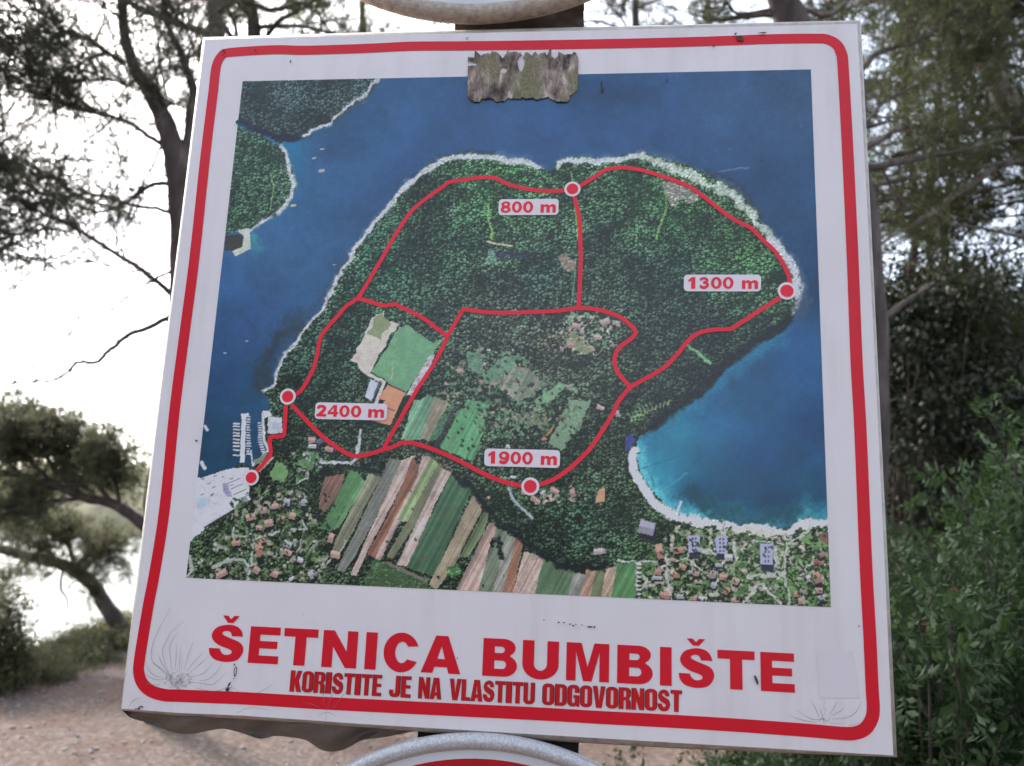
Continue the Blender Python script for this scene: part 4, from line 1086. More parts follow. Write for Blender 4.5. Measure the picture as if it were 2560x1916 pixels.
# port
LAV = (204, 204, 216)
fill(zp('G', [(150, 660), (270, 625), (480, 560), (600, 560), (620, 640), (600, 830), (480, 905), (240, 1075), (110, 1180), (130, 980)]), LAV, 0, 4, None, .14)
for q in range(4):
    a = np.array([430 + q * 24, 695 + q * 46]); d = np.array([100, -45])
    fill(zp('G', [a, a + d, a + d + (22, 40), a + (22, 40)]), (222, 222, 232), 0, 0)
    stroke(zp('G', [a, a + d]), (70, 70, 82), 2, 0, 0)
fill(zp('G', [(390, 690), (430, 690), (470, 800), (430, 810), (390, 760)]), (150, 150, 182), 0, 4)
stroke(zp('G', [(240, 1060), (480, 910), (600, 840)]), (52, 54, 66), 5, 0, 2)
fill(zp('G', [(170, 810), (270, 810), (280, 880), (180, 900)]), (178, 198, 220), 0, 4)
for q in range(14):
    x_, y_ = random.uniform(200, 460), random.uniform(620, 800)
    stroke(zp('G', [(x_, y_), (x_ + 20, y_ - 8)]), (110, 108, 128), 3, 0, 1)
fill(zp('G', [(535, 115), (600, 112), (606, 130), (582, 150), (570, 520), (530, 520), (545, 150)]), (214, 216, 226), 0, 1)
for y_ in (195, 220, 247, 275, 300, 328, 355, 384, 414, 460):
    stroke(zp('G', [(478, y_), (524, y_ + 2)]), (215, 216, 220), 5, 0, 1); stroke(zp('G', [(480, y_ + 11), (524, y_ + 13)]), (22, 40, 62), 3, 0, 1)
for y_ in range(140, 460, 22):
    stroke(zp('G', [(588, y_), (606 + random.uniform(0, 14), y_ + 2)]), (200, 203, 214), 4, 0, 1)
for y_ in range(190, 460, 20):
    stroke(zp('G', [(682 + max(0, y_ - 330) * .3, y_), (708 + max(0, y_ - 330) * .3, y_)]), (190, 194, 208), 4, 0, 2)
stroke(zp('G', [(722, 110), (728, 330), (765, 420), (640, 540)]), (196, 200, 196), 8, 0, 2)
stroke(zp('G', [(622, 420), (634, 545)]), (206, 208, 214), 4, 0, 1)
fill(zp('G', [(700, 520), (780, 470), (810, 480), (700, 600), (640, 600)]), (196, 192, 184), 0, 4, None, .4)
fill(zp('G', [(640, 500), (750, 430), (760, 460), (650, 545)]), (120, 138, 118), 0, 6)
fill(zp('G', [(765, 140), (880, 150), (885, 270), (760, 280)]), (190, 196, 208), 0, 2)
fill(zp('G', [(800, 185), (878, 185), (880, 275), (800, 278)]), (172, 184, 198), 0, 1)
fill(zp('G', [(715, 90), (780, 95), (800, 130), (720, 160)]), (196, 198, 208), 0, 5, None, .5)
stroke(zp('G', [(210, 520), (240, 560)]), (210, 212, 222), 12, 0, 6)
stroke(zp('G', [(240, 220), (262, 250)]), (214, 216, 224), 9, 0, 3)
def patches(pts, pale, grass, share, jit=14):
    """open ground showing between trees: yards, lawns, bare soil"""
    idx = inside(pts, jit)
    q = fbm(PX[idx] / 8, PY[idx] / 8, 71, 3); e = vn(PX[idx] / 6, PY[idx] / 6, 72); g_ = vn(PX[idx] / 14, PY[idx] / 14, 73)
    k_ = np.clip((q - (1 - share)) * 8, 0, 1)[:, None]
    t = np.clip((g_ - .5) * 5 + .5, 0, 1)[:, None]
    cc = (np.array(pale) * t + np.array(grass) * (1 - t)) * (.75 + .5 * e)[:, None]
    RGB[idx] = RGB[idx] * (1 - k_) + cc * k_
    TREE[idx] = TREE[idx] * (1 - k_[:, 0]) + .08 * k_[:, 0]
patches(zp('G', [(520, 800), (700, 700), (1050, 760), (1200, 1050), (1260, 1300), (1240, 1520), (60, 1520), (140, 1330), (430, 1060)]), (146, 148, 138), (84, 112, 74), .53)
patches(zp('I', [(400, 1100), (560, 930), (1100, 980), (1450, 1000), (1700, 960), (1720, 1560), (270, 1480), (280, 1200)]), (162, 162, 152), (90, 124, 78), .56)
patches(zp('E', [(400, 1000), (560, 880), (960, 940), (1250, 1150), (1500, 1200), (1500, 1640), (700, 1640), (300, 1280)]), (126, 130, 112), (86, 128, 98), .48)
patches(zp('E', [(1350, 640), (1560, 600), (1830, 700), (1800, 860), (1600, 960), (1300, 920)]), (180, 170, 160), (104, 140, 112), .52)
patches(zp('H', [(980, 730), (1500, 700), (1560, 830), (1180, 860)]), (176, 160, 150), (84, 120, 88), .50)
patches(zp('G', [(960, 430), (1250, 380), (1260, 560), (980, 700)]), (150, 156, 150), (86, 124, 84), .50)
# village in the south west
for pts, wd_ in (([(600, 1500), (615, 1390), (560, 1320), (450, 1320), (300, 1400)], 12), ([(615, 1380), (640, 1150), (760, 1110), (880, 1080)], 9), ([(1050, 1000), (1080, 1060), (960, 1060)], 8), ([(1030, 1150), (1020, 1220), (1000, 1260)], 6), ([(1240, 1360), (1370, 1240), (1410, 1180)], 6), ([(490, 1060), (470, 1120), (590, 1130)], 6), ([(110, 1300), (130, 1420), (100, 1460)], 12), ([(1060, 800), (1080, 870)], 9), ([(710, 830), (720, 780), (770, 750)], 5)):
    stroke(zp('G', pts), (162, 168, 168), wd_ * .8, 0, 9)
for q in range(26):
    fill(zp('G', [(lambda c: (c[0] + random.uniform(-30, 30), c[1] + random.uniform(-24, 24)))(cc) for cc in [(random.uniform(450, 1150), random.uniform(800, 1480))] * 5]), (92, 124, 86), .2, 8)
PINK, ORNG, GREY, WHIT = (206, 158, 148), (204, 144, 122), (176, 180, 196), (214, 212, 214)
for x_, y_, w_, h_, a_, c_ in ((620, 970, 95, 62, -15, PINK), (728, 915, 62, 60, -12, PINK), (768, 1020, 80, 70, -12, PINK), (872, 990, 62, 70, 12, ORNG), (965, 960, 62, 66, 10, PINK), (822, 880, 66, 50, -10, PINK), (690, 1060, 60, 50, 0, PINK), (850, 790, 40, 36, 0, PINK), (920, 845, 60, 70, 10, GREY), (1060, 850, 50, 60, 8, GREY), (500, 1185, 86, 50, -8, ORNG), (690, 1240, 70, 150, -8, ORNG), (720, 1165, 50, 40, -20, ORNG), (925, 1195, 84, 60, 20, GREY), (925, 1262, 80, 56, 25, PINK), (1030, 1325, 56, 50, 20, WHIT), (665, 1410, 66, 66, 30, PINK), (815, 1440, 76, 66, 25, PINK), (1130, 1445, 76, 80, -30, GREY), (1282, 1145, 56, 90, 15, PINK), (1320, 1280, 90, 76, 10, (212, 172, 150)), (380, 1440, 110, 60, -30, PINK), (1125, 335, 62, 56, 0, (206, 160, 146)), (1130, 385, 76, 40, 0, WHIT), (1268, 410, 82, 50, 15, PINK), (1190, 345, 60, 50, -35, (92, 100, 150)), (960, 1480, 60, 30, -30, WHIT)):
    X_, Y_ = zp('G', [(x_, y_)])[0]
    house(X_, Y_, w_ / 3.312, h_ / 3.312, a_, c_)
# houses inside the wood
for x_, y_, w_, h_, a_, c_ in ((1460, 715, 90, 56, 12, (190, 160, 160)), (1700, 680, 90, 60, -25, (196, 170, 160)), (1640, 810, 70, 44, 5, (200, 176, 170)), (1410, 870, 80, 60, 10, (200, 146, 140)), (1520, 880, 60, 40, 30, (190, 196, 206)), (1340, 900, 40, 30, 10, (190, 150, 160)), (500, 1085, 60, 40, -15, PINK), (735, 912, 40, 20, 0, WHIT), (800, 935, 30, 20, 0, GREY), (940, 912, 30, 18, 0, WHIT), (675, 1180, 44, 36, 0, (190, 130, 120)), (700, 1030, 40, 30, 0, GREY), (390, 1190, 40, 30, 0, GREY), (1660, 1390, 70, 40, 20, (206, 170, 164)), (1400, 1215, 60, 36, -25, (160, 160, 140)), (1800, 1440, 40, 60, -15, (176, 170, 200))):
    X_, Y_ = zp('E', [(x_, y_)])[0]
    house(X_, Y_, w_ / 3.312, h_ / 3.312, a_, c_, False)
fill(zp('E', [(1380, 780), (1450, 760), (1560, 850), (1620, 920), (1480, 960)]), (140, 150, 116), .3, 16)
for x_, y_, w_, h_, a_, c_ in ((895, 385, 36, 30, 10, WHIT), (940, 640, 60, 24, 0, WHIT), (1120, 830, 100, 50, 35, PINK), (1280, 755, 90, 50, 25, PINK), (1430, 770, 50, 80, -15, (196, 150, 136)), (735, 810, 30, 26, 40, PINK), (1180, 770, 50, 30, -30, WHIT), (1020, 770, 40, 40, 0, PINK), (1645, 1255, 100, 60, -5, (200, 190, 196))):
    X_, Y_ = zp('H', [(x_, y_)])[0]
    house(X_, Y_, w_ / 3.312, h_ / 3.312, a_, c_, False)
fill(zp('H', [(1620, 860), (1640, 740), (1690, 730), (1700, 840)]), (190, 152, 120), 0, 8)
stroke(zp('H', [(900, 740), (940, 830), (1040, 920), (1100, 980)]), (150, 168, 172), 9, 0, 6)
stroke(zp('H', [(1210, 320), (1180, 330), (1260, 230)]), (176, 120, 92), 6, .2, 6)
# vine rows near the bay
for q in range(7):
    a = np.array([170 + q * 26, 100 - q * 14])
    stroke(zp('I', [a + (40, 0), a + (70, 60)]), (96, 132, 100), 3.4, .2, 2)
for q in range(10):
    stroke(zp('I', [(230 + q * 30, 150 - q * 13), (240 + q * 30, 120 - q * 13)]), (120, 140, 104), 6, .3, 4)
fill(zp('I', [(190, 370), (200, 270), (230, 250), (258, 300), (225, 345), (205, 380)]), (58, 64, 138), 0, 6)
# beach
stroke([(x + 10, y + 8) for x, y in zp('I', [(225, 350), (200, 400), (215, 480), (245, 550), (280, 610), (330, 690), (390, 760), (450, 800), (530, 840)])], (216, 220, 226), 24, 0, 7, .3)
stroke(zp('I', [(450, 800), (560, 860), (700, 890), (850, 905), (1000, 940), (1150, 950), (1300, 970), (1400, 965), (1500, 920), (1600, 920), (1690, 915)]), (214, 214, 218), 26, 0, 22, .4)
stroke(zp('I', [(1000, 960), (1200, 985), (1350, 1000)]), (206, 200, 192), 20, 0, 20, .5)
stroke(zp('I', [(570, 830), (598, 755)]), (206, 204, 206), 7, 0, 1)
stroke(zp('I', [(258, 525), (400, 480), (590, 420)]), (28, 66, 86), 2.4, None, 2, 1, .7)
stroke(zp('I', [(330, 510), (370, 560), (400, 670)]), (40, 100, 120), 8, None, 14, 1, .6)
stroke(zp('I', [(490, 650), (640, 545)]), (70, 165, 195), 8, None, 10, 1, .6)
stroke(zp('I', [(272, 398), (298, 388)]), (24, 30, 40), 4, 0, 0); stroke(zp('I', [(272, 390), (298, 380)]), (220, 220, 226), 3, 0, 0)
# village in the south east
for pts, wd_ in (([(490, 1120), (500, 1300), (530, 1480)], 9), ([(135, 1188), (480, 1205), (640, 1180)], 6), ([(1385, 1060), (1360, 1250), (1400, 1520)], 10), ([(1110, 1310), (1360, 1290)], 22), ([(1200, 1370), (1330, 1520)], 12), ([(1060, 1500), (1180, 1360)], 10), ([(1130, 1040), (1400, 1070)], 6), ([(1400, 1060), (1560, 950)], 8), ([(750, 1110), (840, 1120)], 26), ([(925, 900), (920, 1010)], 6), ([(640, 1180), (750, 1250), (740, 1290)], 8), ([(1490, 1300), (1540, 1220), (1640, 1190)], 8), ([(275, 1220), (290, 1460)], 9), ([(400, 1320), (460, 1330)], 8), ([(990, 1060), (1000, 1170)], 14), ([(1290, 1090), (1310, 1260)], 14), ([(800, 1460), (860, 1440)], 10)):
    stroke(zp('I', pts), (176, 180, 176), wd_ * .8, 0, 10)
for q in range(16):
    y_ = 1210 + q * 16
    stroke(zp('I', [(278, y_), (300, y_ + 3)]), (36, 40, 46) if q % 2 else (206, 206, 214), 4, 0, 2)
for q in range(22):
    fill(zp('I', [(lambda c: (c[0] + random.uniform(-28, 28), c[1] + random.uniform(-24, 24)))(cc) for cc in [(random.uniform(420, 1680), random.uniform(1040, 1500))] * 5]), (112, 142, 96), .15, 8)
fill(zp('I', [(1470, 1040), (1560, 965), (1690, 1085), (1690, 1120), (1560, 1070)]), (108, 148, 94), 0, 6)
fill(zp('I', [(1620, 985), (1690, 995), (1690, 1070), (1630, 1040)]), (128, 90, 76), 0, 4)
stroke(zp('I', [(1580, 985), (1600, 1040)]), (32, 46, 36), 14, 1, 6)
for x_, y_, w_, h_, a_ in ((695, 1065, 86, 122, 1), (898, 1072, 90, 134, 1), (1232, 1140, 96, 156, 4)):
    X_, Y_ = zp('I', [(x_, y_)])[0]
    fill(zp('I', [(x_ - w_ / 2 + 10, y_ + h_ / 2 - 5), (x_ + w_ / 2 + 6, y_ + h_ / 2 - 5), (x_ + w_ / 2, y_ + h_ / 2 + 50), (x_ - w_ / 2 + 10, y_ + h_ / 2 + 46)]), (44, 44, 66), 0, 1)
    idx = inside(zp('I', [(x_ - w_ / 2, y_ - h_ / 2), (x_ + w_ / 2, y_ - h_ / 2), (x_ + w_ / 2 - 2, y_ + h_ / 2), (x_ - w_ / 2 + 2, y_ + h_ / 2)]), 0)
    RGB[idx] = (164, 168, 200); TREE[idx] = 0
    for r_ in range(4):
        for c_ in (-.12, .14):
            stroke(zp('I', [(x_ + w_ * c_, y_ + h_ * (r_ - 1.5) * .22), (x_ + w_ * c_ + 1, y_ + h_ * (r_ - 1.5) * .22 + 4)]), (36, 36, 54), 5, 0, 0)
X_, Y_ = zp('I', [(345, 945)])[0]
house(X_, Y_, 46, 38, 14, (164, 162, 196))
for x_, y_, w_, h_, a_, c_ in ((440, 1120, 60, 130, -14, ORNG), (582, 1112, 96, 54, -8, ORNG), (535, 1185, 44, 30, 0, PINK), (430, 1270, 60, 60, 10, ORNG), (425, 1318, 80, 34, 5, (176, 182, 200)), (565, 1290, 58, 56, 0, ORNG), (610, 1238, 60, 46, 20, (206, 150, 120)), (715, 1285, 46, 42, 10, PINK), (832, 1290, 54, 66, 5, (170, 156, 160)), (910, 1310, 66, 52, 10, (210, 160, 140)), (1000, 1340, 62, 60, 20, (206, 166, 140)), (840, 1370, 50, 50, 30, GREY), (930, 1412, 70, 60, 15, ORNG), (480, 1445, 86, 60, 8, ORNG), (690, 1462, 60, 50, 10, PINK), (1000, 1482, 70, 34, 5, PINK), (1645, 1145, 44, 44, 0, (190, 130, 130)), (1598, 1200, 42, 40, 10, (190, 84, 84)), (1638, 1208, 40, 36, 0, (200, 110, 100)), (1605, 1312, 62, 100, -16, ORNG), (1622, 1410, 50, 50, 0, PINK), (1450, 1435, 40, 44, 0, ORNG), (1482, 1485, 40, 60, -10, (200, 150, 140)), (1640, 1468, 76, 60, -14, (170, 176, 190)), (18, 1120, 50, 44, 0, (206, 190, 196)), (590, 1455, 50, 40, 0, GREY), (760, 1470, 70, 40, 5, WHIT), (725, 1345, 50, 30, 0, (210, 176, 160)), (670, 1275, 36, 36, 0, GREY), (950, 1165, 70, 60, 5, (206, 202, 204)), (880, 1222, 70, 30, 0, GREY), (1540, 1320, 44, 60, -10, (190, 190, 204))):
    X_, Y_ = zp('I', [(x_, y_)])[0]
    house(X_, Y_, w_ / 2.957, h_ / 2.957, a_, c_)
# opposite shores in the north west
NWI = zp('A', [(300, 150), (1500, 150), (1400, 300), (1330, 340), (1250, 400), (1150, 490), (1050, 560), (950, 610), (850, 680), (780, 710), (650, 720), (600, 690), (540, 660), (400, 600), (300, 540)])
idx = inside(NWI, 6); RGB[idx] = np.array((46, 62, 62)) * (.8 + .5 * N1[idx])[:, None]; TREE[idx] = .75
stroke(zp('A', [(340, 545), (450, 600), (600, 660), (760, 690), (900, 640)]), (26, 32, 48), 22, .2, 14, .6, .9)
shore(zp('A', [(1490, 190), (1400, 290), (1340, 350), (1250, 410), (1150, 500), (1060, 560), (940, 610), (850, 650)]), (176, 184, 192), 10, 0, 12, .5)
stroke(zp('A', [(1490, 230), (1410, 320), (1290, 400), (1100, 560)]), (58, 66, 62), 9, 0, 10, .6, .8)
ISL = zp('A', [(250, 585), (330, 590), (400, 620), (500, 640), (560, 690), (650, 740), (720, 800), (750, 880), (780, 980), (800, 1080), (770, 1180), (720, 1240), (650, 1300), (560, 1360), (430, 1430), (200, 1480)])
idx = inside(ISL, 5); RGB[idx] = np.array((52, 78, 62)) * (.8 + .5 * N1[idx])[:, None]; TREE[idx] = .85
shore(zp('A', [(660, 740), (720, 800), (740, 880), (755, 980), (775, 1060), (760, 1160), (715, 1240), (650, 1300)]), (184, 192, 196), 13, 0, 8, .4)
shore(zp('A', [(590, 1330), (500, 1390), (420, 1440)]), (170, 178, 196), 8, 0, 8)
fill(zp('A', [(215, 1490), (340, 1470), (370, 1530), (330, 1600), (200, 1610)]), (58, 58, 56), 0, 8)
fill(zp('A', [(310, 1445), (410, 1425), (425, 1600), (290, 1660), (268, 1612), (352, 1582), (362, 1490)]), (186, 196, 186), 0, 3)
stroke(zp('A', [(590, 1000), (610, 1080), (580, 1280)]), (104, 136, 92), 5, .2, 5)
for x_, y_, s__ in ((1008, 955, 9), (1015, 775, 4), (946, 850, 4), (775, 1243, 7)):
    stroke(zp('A', [(x_ - 14, y_), (x_ + 14, y_ - 4)]), (176, 166, 158), s__, 0, 1)
for x_, y_ in ((1180, 208), (275, 938), (455, 838)):
    stroke(zp('D', [(x_ - 8, y_), (x_ + 8, y_)]), (150, 164, 176), 4, 0, 1)

# single trees and hedges standing in the fields and between the houses
random.seed(17)
for zk, x0, x1, y0, y1, cnt in (('G', 430, 1300, 760, 1480, 190), ('I', 400, 1690, 990, 1510, 230), ('E', 380, 1500, 880, 1640, 150), ('H', 380, 1500, 20, 420, 60), ('G', 1230, 1980, 560, 1480, 7), ('H', 100, 1900, 900, 1620, 9), ('E', 1350, 1850, 620, 960, 40)):
    for q in range(cnt):
        X_, Y_ = zp(zk, [(random.uniform(x0, x1), random.uniform(y0, y1))])[0]
        r_ = random.uniform(3.5, 9)
        stroke([(X_ + 1.5, Y_ + 2), (X_ + 3, Y_ + 3.5)], (24, 28, 30), r_, 0.0, 5, .5, .85)
        stroke([(X_, Y_), (X_ + .5, Y_)], (50, 72, 46), r_, .8, 5, .5, 1.0)
COL = np.ones((NX * NY, 4), dtype=np.float32)
COL[:, :3] = np.clip(lin(np.clip(RGB, 0, 255)) * np.array([1.42, 1.34, 1.2]), 0, .8)
COL[:, 3] = TREE
pm, n, l, p = nt('aerial_print')
at_ = n.new('ShaderNodeAttribute'); at_.attribute_name = 'Col'
tc = n.new('ShaderNodeTexCoord')
sx = n.new('ShaderNodeSeparateXYZ'); l.new(tc.outputs['Object'], sx.inputs[0])
cx_ = n.new('ShaderNodeCombineXYZ'); l.new(sx.outputs['X'], cx_.inputs['X']); l.new(sx.outputs['Z'], cx_.inputs['Y'])
def math_(op, a, b_=None, c_=None):
    q = n.new('ShaderNodeMath'); q.operation = op
    for i_, v in enumerate((a, b_, c_)):
        if v is None: continue
        if isinstance(v, (int, float)): q.inputs[i_].default_value = v
        else: l.new(v, q.inputs[i_])
    return q.outputs[0]
wob = noise(n, l, cx_.outputs[0], 260, 2)
wv = n.new('ShaderNodeVectorMath'); wv.operation = 'MULTIPLY_ADD'
l.new(wob.outputs['Color'], wv.inputs[0]); wv.inputs[1].default_value = (.0032, .0032, 0); l.new(cx_.outputs[0], wv.inputs[2])
def crowns(scale, cut):
    """each cell is a crown; some stand in shade, the rest are bright towards the light"""
    v = n.new('ShaderNodeTexVoronoi'); v.voronoi_dimensions = '2D'; v.inputs['Scale'].default_value = scale
    l.new(wv.outputs[0], v.inputs['Vector'])
    df = n.new('ShaderNodeVectorMath'); df.operation = 'SUBTRACT'
    l.new(wv.outputs[0], df.inputs[0]); l.new(v.outputs['Position'], df.inputs[1])
    dt = n.new('ShaderNodeVectorMath'); dt.operation = 'DOT_PRODUCT'
    l.new(df.outputs[0], dt.inputs[0]); dt.inputs[1].default_value = (-.35 * scale, .94 * scale, 0)
    lit = math_('MULTIPLY_ADD', dt.outputs['Value'], 1.5, .45)
    body = math_('SUBTRACT', 1.0, math_('MULTIPLY', v.outputs['Distance'], 1.45))
    sc_ = n.new('ShaderNodeSeparateColor'); l.new(v.outputs['Color'], sc_.inputs[0])
    rnd = math_('MULTIPLY', math_('MAXIMUM', math_('SUBTRACT', sc_.outputs[0], cut), 0.0), 1.6 / (1 - cut))
    return math_('MULTIPLY', math_('MULTIPLY', math_('MAXIMUM', lit, 0.0), math_('MAXIMUM', body, 0.0)), rnd)
c1 = crowns(250, .12); c2 = crowns(430, .1)
nz = noise(n, l, cx_.outputs[0], 24, 6, .7)
dens = n.new('ShaderNodeMapRange'); dens.inputs['From Min'].default_value = .36; dens.inputs['From Max'].default_value = .62
dens.inputs['To Min'].default_value = .25; dens.inputs['To Max'].default_value = 1.35
l.new(nz.outputs['Fac'], dens.inputs['Value'])
cr = math_('MULTIPLY', math_('MULTIPLY_ADD', c2, .8, math_('MULTIPLY', c1, 1.1)), dens.outputs[0])
ss = n.new('ShaderNodeMapRange'); ss.interpolation_type = 'SMOOTHSTEP'
ss.inputs['From Min'].default_value = -.08; ss.inputs['From Max'].default_value = .95
l.new(cr, ss.inputs['Value'])
fac = math_('MULTIPLY_ADD', ss.outputs[0], 4.0, .14)
mixf = math_('MULTIPLY_ADD', at_.outputs['Alpha'], math_('SUBTRACT', fac, 1.0), 1.0)
gr = noise(n, l, cx_.outputs[0], 700, 2)
mixg = math_('MULTIPLY', mixf, math_('MULTIPLY_ADD', gr.outputs['Fac'], .30, .85))
vm = n.new('ShaderNodeVectorMath'); vm.operation = 'SCALE'
l.new(at_.outputs['Color'], vm.inputs[0]); l.new(mixg, vm.inputs['Scale'])
l.new(vm.outputs[0], p.inputs['Base Color'])
p.inputs['Roughness'].default_value = .27; p.inputs['Specular IOR Level'].default_value = .42
t2 = noise(n, l, tc.outputs['Object'], 7, 2); t3 = noise(n, l, tc.outputs['Object'], 900, 2)
b = n.new('ShaderNodeBump'); b.inputs['Strength'].default_value = .25; b.inputs['Distance'].default_value = .004
l.new(math_('MULTIPLY_ADD', t3.outputs['Fac'], .02, t2.outputs['Fac']), b.inputs['Height']); l.new(b.outputs['Normal'], p.inputs['Normal'])
po = mesh_np('aerial_print', loc(UVg.reshape(-1, 2), .0004), gridq(NX, NY), pm, sign)
po['label'] = 'aerial photograph of a wooded peninsula and blue sea'
ca = po.data.color_attributes.new('Col', 'FLOAT_COLOR', 'POINT')
ca.data.foreach_set('color', COL.ravel())

# ---- trails
TR = [
    zp('B', [(1380, 1250), (1280, 1253), (1180, 1252), (1080, 1242), (980, 1222), (900, 1200), (840, 1170), (770, 1143), (690, 1143), (600, 1150), (500, 1165), (410, 1180), (340, 1230), (200, 1330), (80, 1440)]) + zp('D', [(1655, 10), (1600, 110), (1500, 280), (1430, 400), (1370, 485), (1280, 550), (1200, 640), (1120, 730), (1065, 815), (1040, 940), (1010, 1060), (960, 1160), (910, 1240), (850, 1290)]),
    zp('D', [(1370, 485), (1450, 505), (1580, 545), (1680, 535)]) + zp('E', [(0, 555), (100, 600), (200, 655), (300, 730), (395, 800)]),
    zp('E', [(395, 800), (470, 670), (515, 590), (535, 577), (570, 580), (700, 600), (900, 605), (1100, 600), (1300, 590), (1470, 568), (1580, 572), (1700, 595), (1820, 640), (1900, 700), (1952, 765), (1900, 830), (1820, 890), (1780, 960), (1780, 1040), (1810, 1110), (1870, 1180), (1915, 1225)]),
    zp('B', [(1440, 1290), (1470, 1400), (1490, 1520)]) + zp('E', [(1492, 0), (1497, 150), (1490, 350), (1478, 565)]),
    zp('B', [(1490, 1215), (1656, 1110)]) + zp('C', [(40, 950), (110, 935), (200, 930), (320, 945), (450, 980), (600, 1030), (720, 1075), (820, 1140), (950, 1240), (1050, 1320), (1150, 1380), (1250, 1430), (1350, 1530)]) + zp('F', [(1440, 90), (1520, 210), (1560, 300), (1570, 370)]),
    zp('F', [(1500, 475), (1300, 600), (1180, 680), (1085, 738), (1060, 743), (960, 745), (860, 760), (780, 795), (710, 860), (630, 960), (540, 1050), (440, 1115), (340, 1170), (255, 1220), (190, 1290), (140, 1360)]) + zp('H', [(1760, 120), (1640, 310), (1560, 420), (1450, 530), (1350, 610), (1250, 670), (1140, 707)]),
    zp('H', [(1020, 715), (900, 690), (780, 650), (650, 590), (500, 510), (350, 440), (200, 385), (100, 358), (40, 355)]) + zp('G', [(1860, 360), (1800, 390), (1710, 415), (1600, 450), (1500, 468), (1420, 445), (1320, 385), (1200, 290), (1080, 170), (960, 40)]),
    zp('E', [(395, 800), (300, 1000), (150, 1230)]) + zp('G', [(1870, 140), (1790, 280), (1715, 415)]),
    zp('G', [(915, 40), (905, 200), (898, 285), (885, 301), (865, 305), (800, 307), (780, 318), (778, 340), (785, 400), (788, 450), (760, 490), (700, 560), (645, 612)])]
TW = 10.4 / 1790
for q, tr_ in enumerate(TR):
    tb = Bag(); add_ribbon(tb, np.array([buv(*p_) for p_ in tr_]), TW, .0008 + .00006 * q, 4)
    tb.build('trail_line', M['trail'], sign)

def ell(c, ra, rb_, n_=40, a0=0, a1=360):
    a = np.radians(np.linspace(a0, a1, n_, endpoint=(a1 - a0) < 360))
    return np.stack([c[0] + ra * np.cos(a), c[1] + rb_ * np.sin(a)], 1)
for (zk, px_, py_, r_) in (('B', 1428, 1240, 70), ('F', 1545, 427, 75), ('D', 797, 1300, 70), ('H', 1080, 718, 73), ('G', 628, 645, 66)):
    c_ = zb(zk, [(px_, py_)])[0]
    rr = r_ / 3.312 / 1800
    wb = Bag(); add_poly(wb, [ell(c_, rr, rr)], .0016); o = wb.build('marker_ring', M['plate'], sign)
    wb = Bag(); add_poly(wb, [ell(c_, rr * .71, rr * .71)], .0019); wb.build('marker_dot', M['trail'], o)

# ---- lettering
def stroke_poly(pts, w, n_=6):
    return ('strip', ribbon(np.array(pts), w, n_))
def rr_(x0, y0, x1, y1, rx_, ry_, corners='abcd', n_=6):
    """rounded box; corners a b c d = lower left, lower right, upper right, upper left"""
    out = []
    for key, cx0, cy0, a0 in (('a', x0, y0, 180), ('b', x1, y0, 270), ('c', x1, y1, 0), ('d', x0, y1, 90)):
        if key in corners:
            ccx = cx0 + (rx_ if key in 'ad' else -rx_); ccy = cy0 + (ry_ if key in 'ab' else -ry_)
            out += list(ell((ccx, ccy), rx_, ry_, n_, a0, a0 + 90))
        else: out.append((cx0, cy0))
    return np.array(out)
S_OUT = catmull(np.array([(.953, .695), (.90, .84), (.77, .952), (.535, 1.0), (.26, .952), (.11, .856), (.04, .70), (.11, .55), (.30, .43), (.535, .36), (.65, .31), (.67, .247), (.61, .205), (.515, .19), (.42, .21), (.34, .29), (.32, .35)]), 3)
S_IN = catmull(np.array([(0, .353), (.03, .205), (.147, .08), (.30, .024), (.515, 0), (.77, .034), (.92, .137), (1, .31), (.96, .46), (.845, .555), (.65, .62), (.457, .685), (.36, .736), (.35, .78), (.40, .815), (.495, .83), (.59, .79), (.632, .695)]), 3)
S_POLY = np.vstack([S_OUT, S_IN])
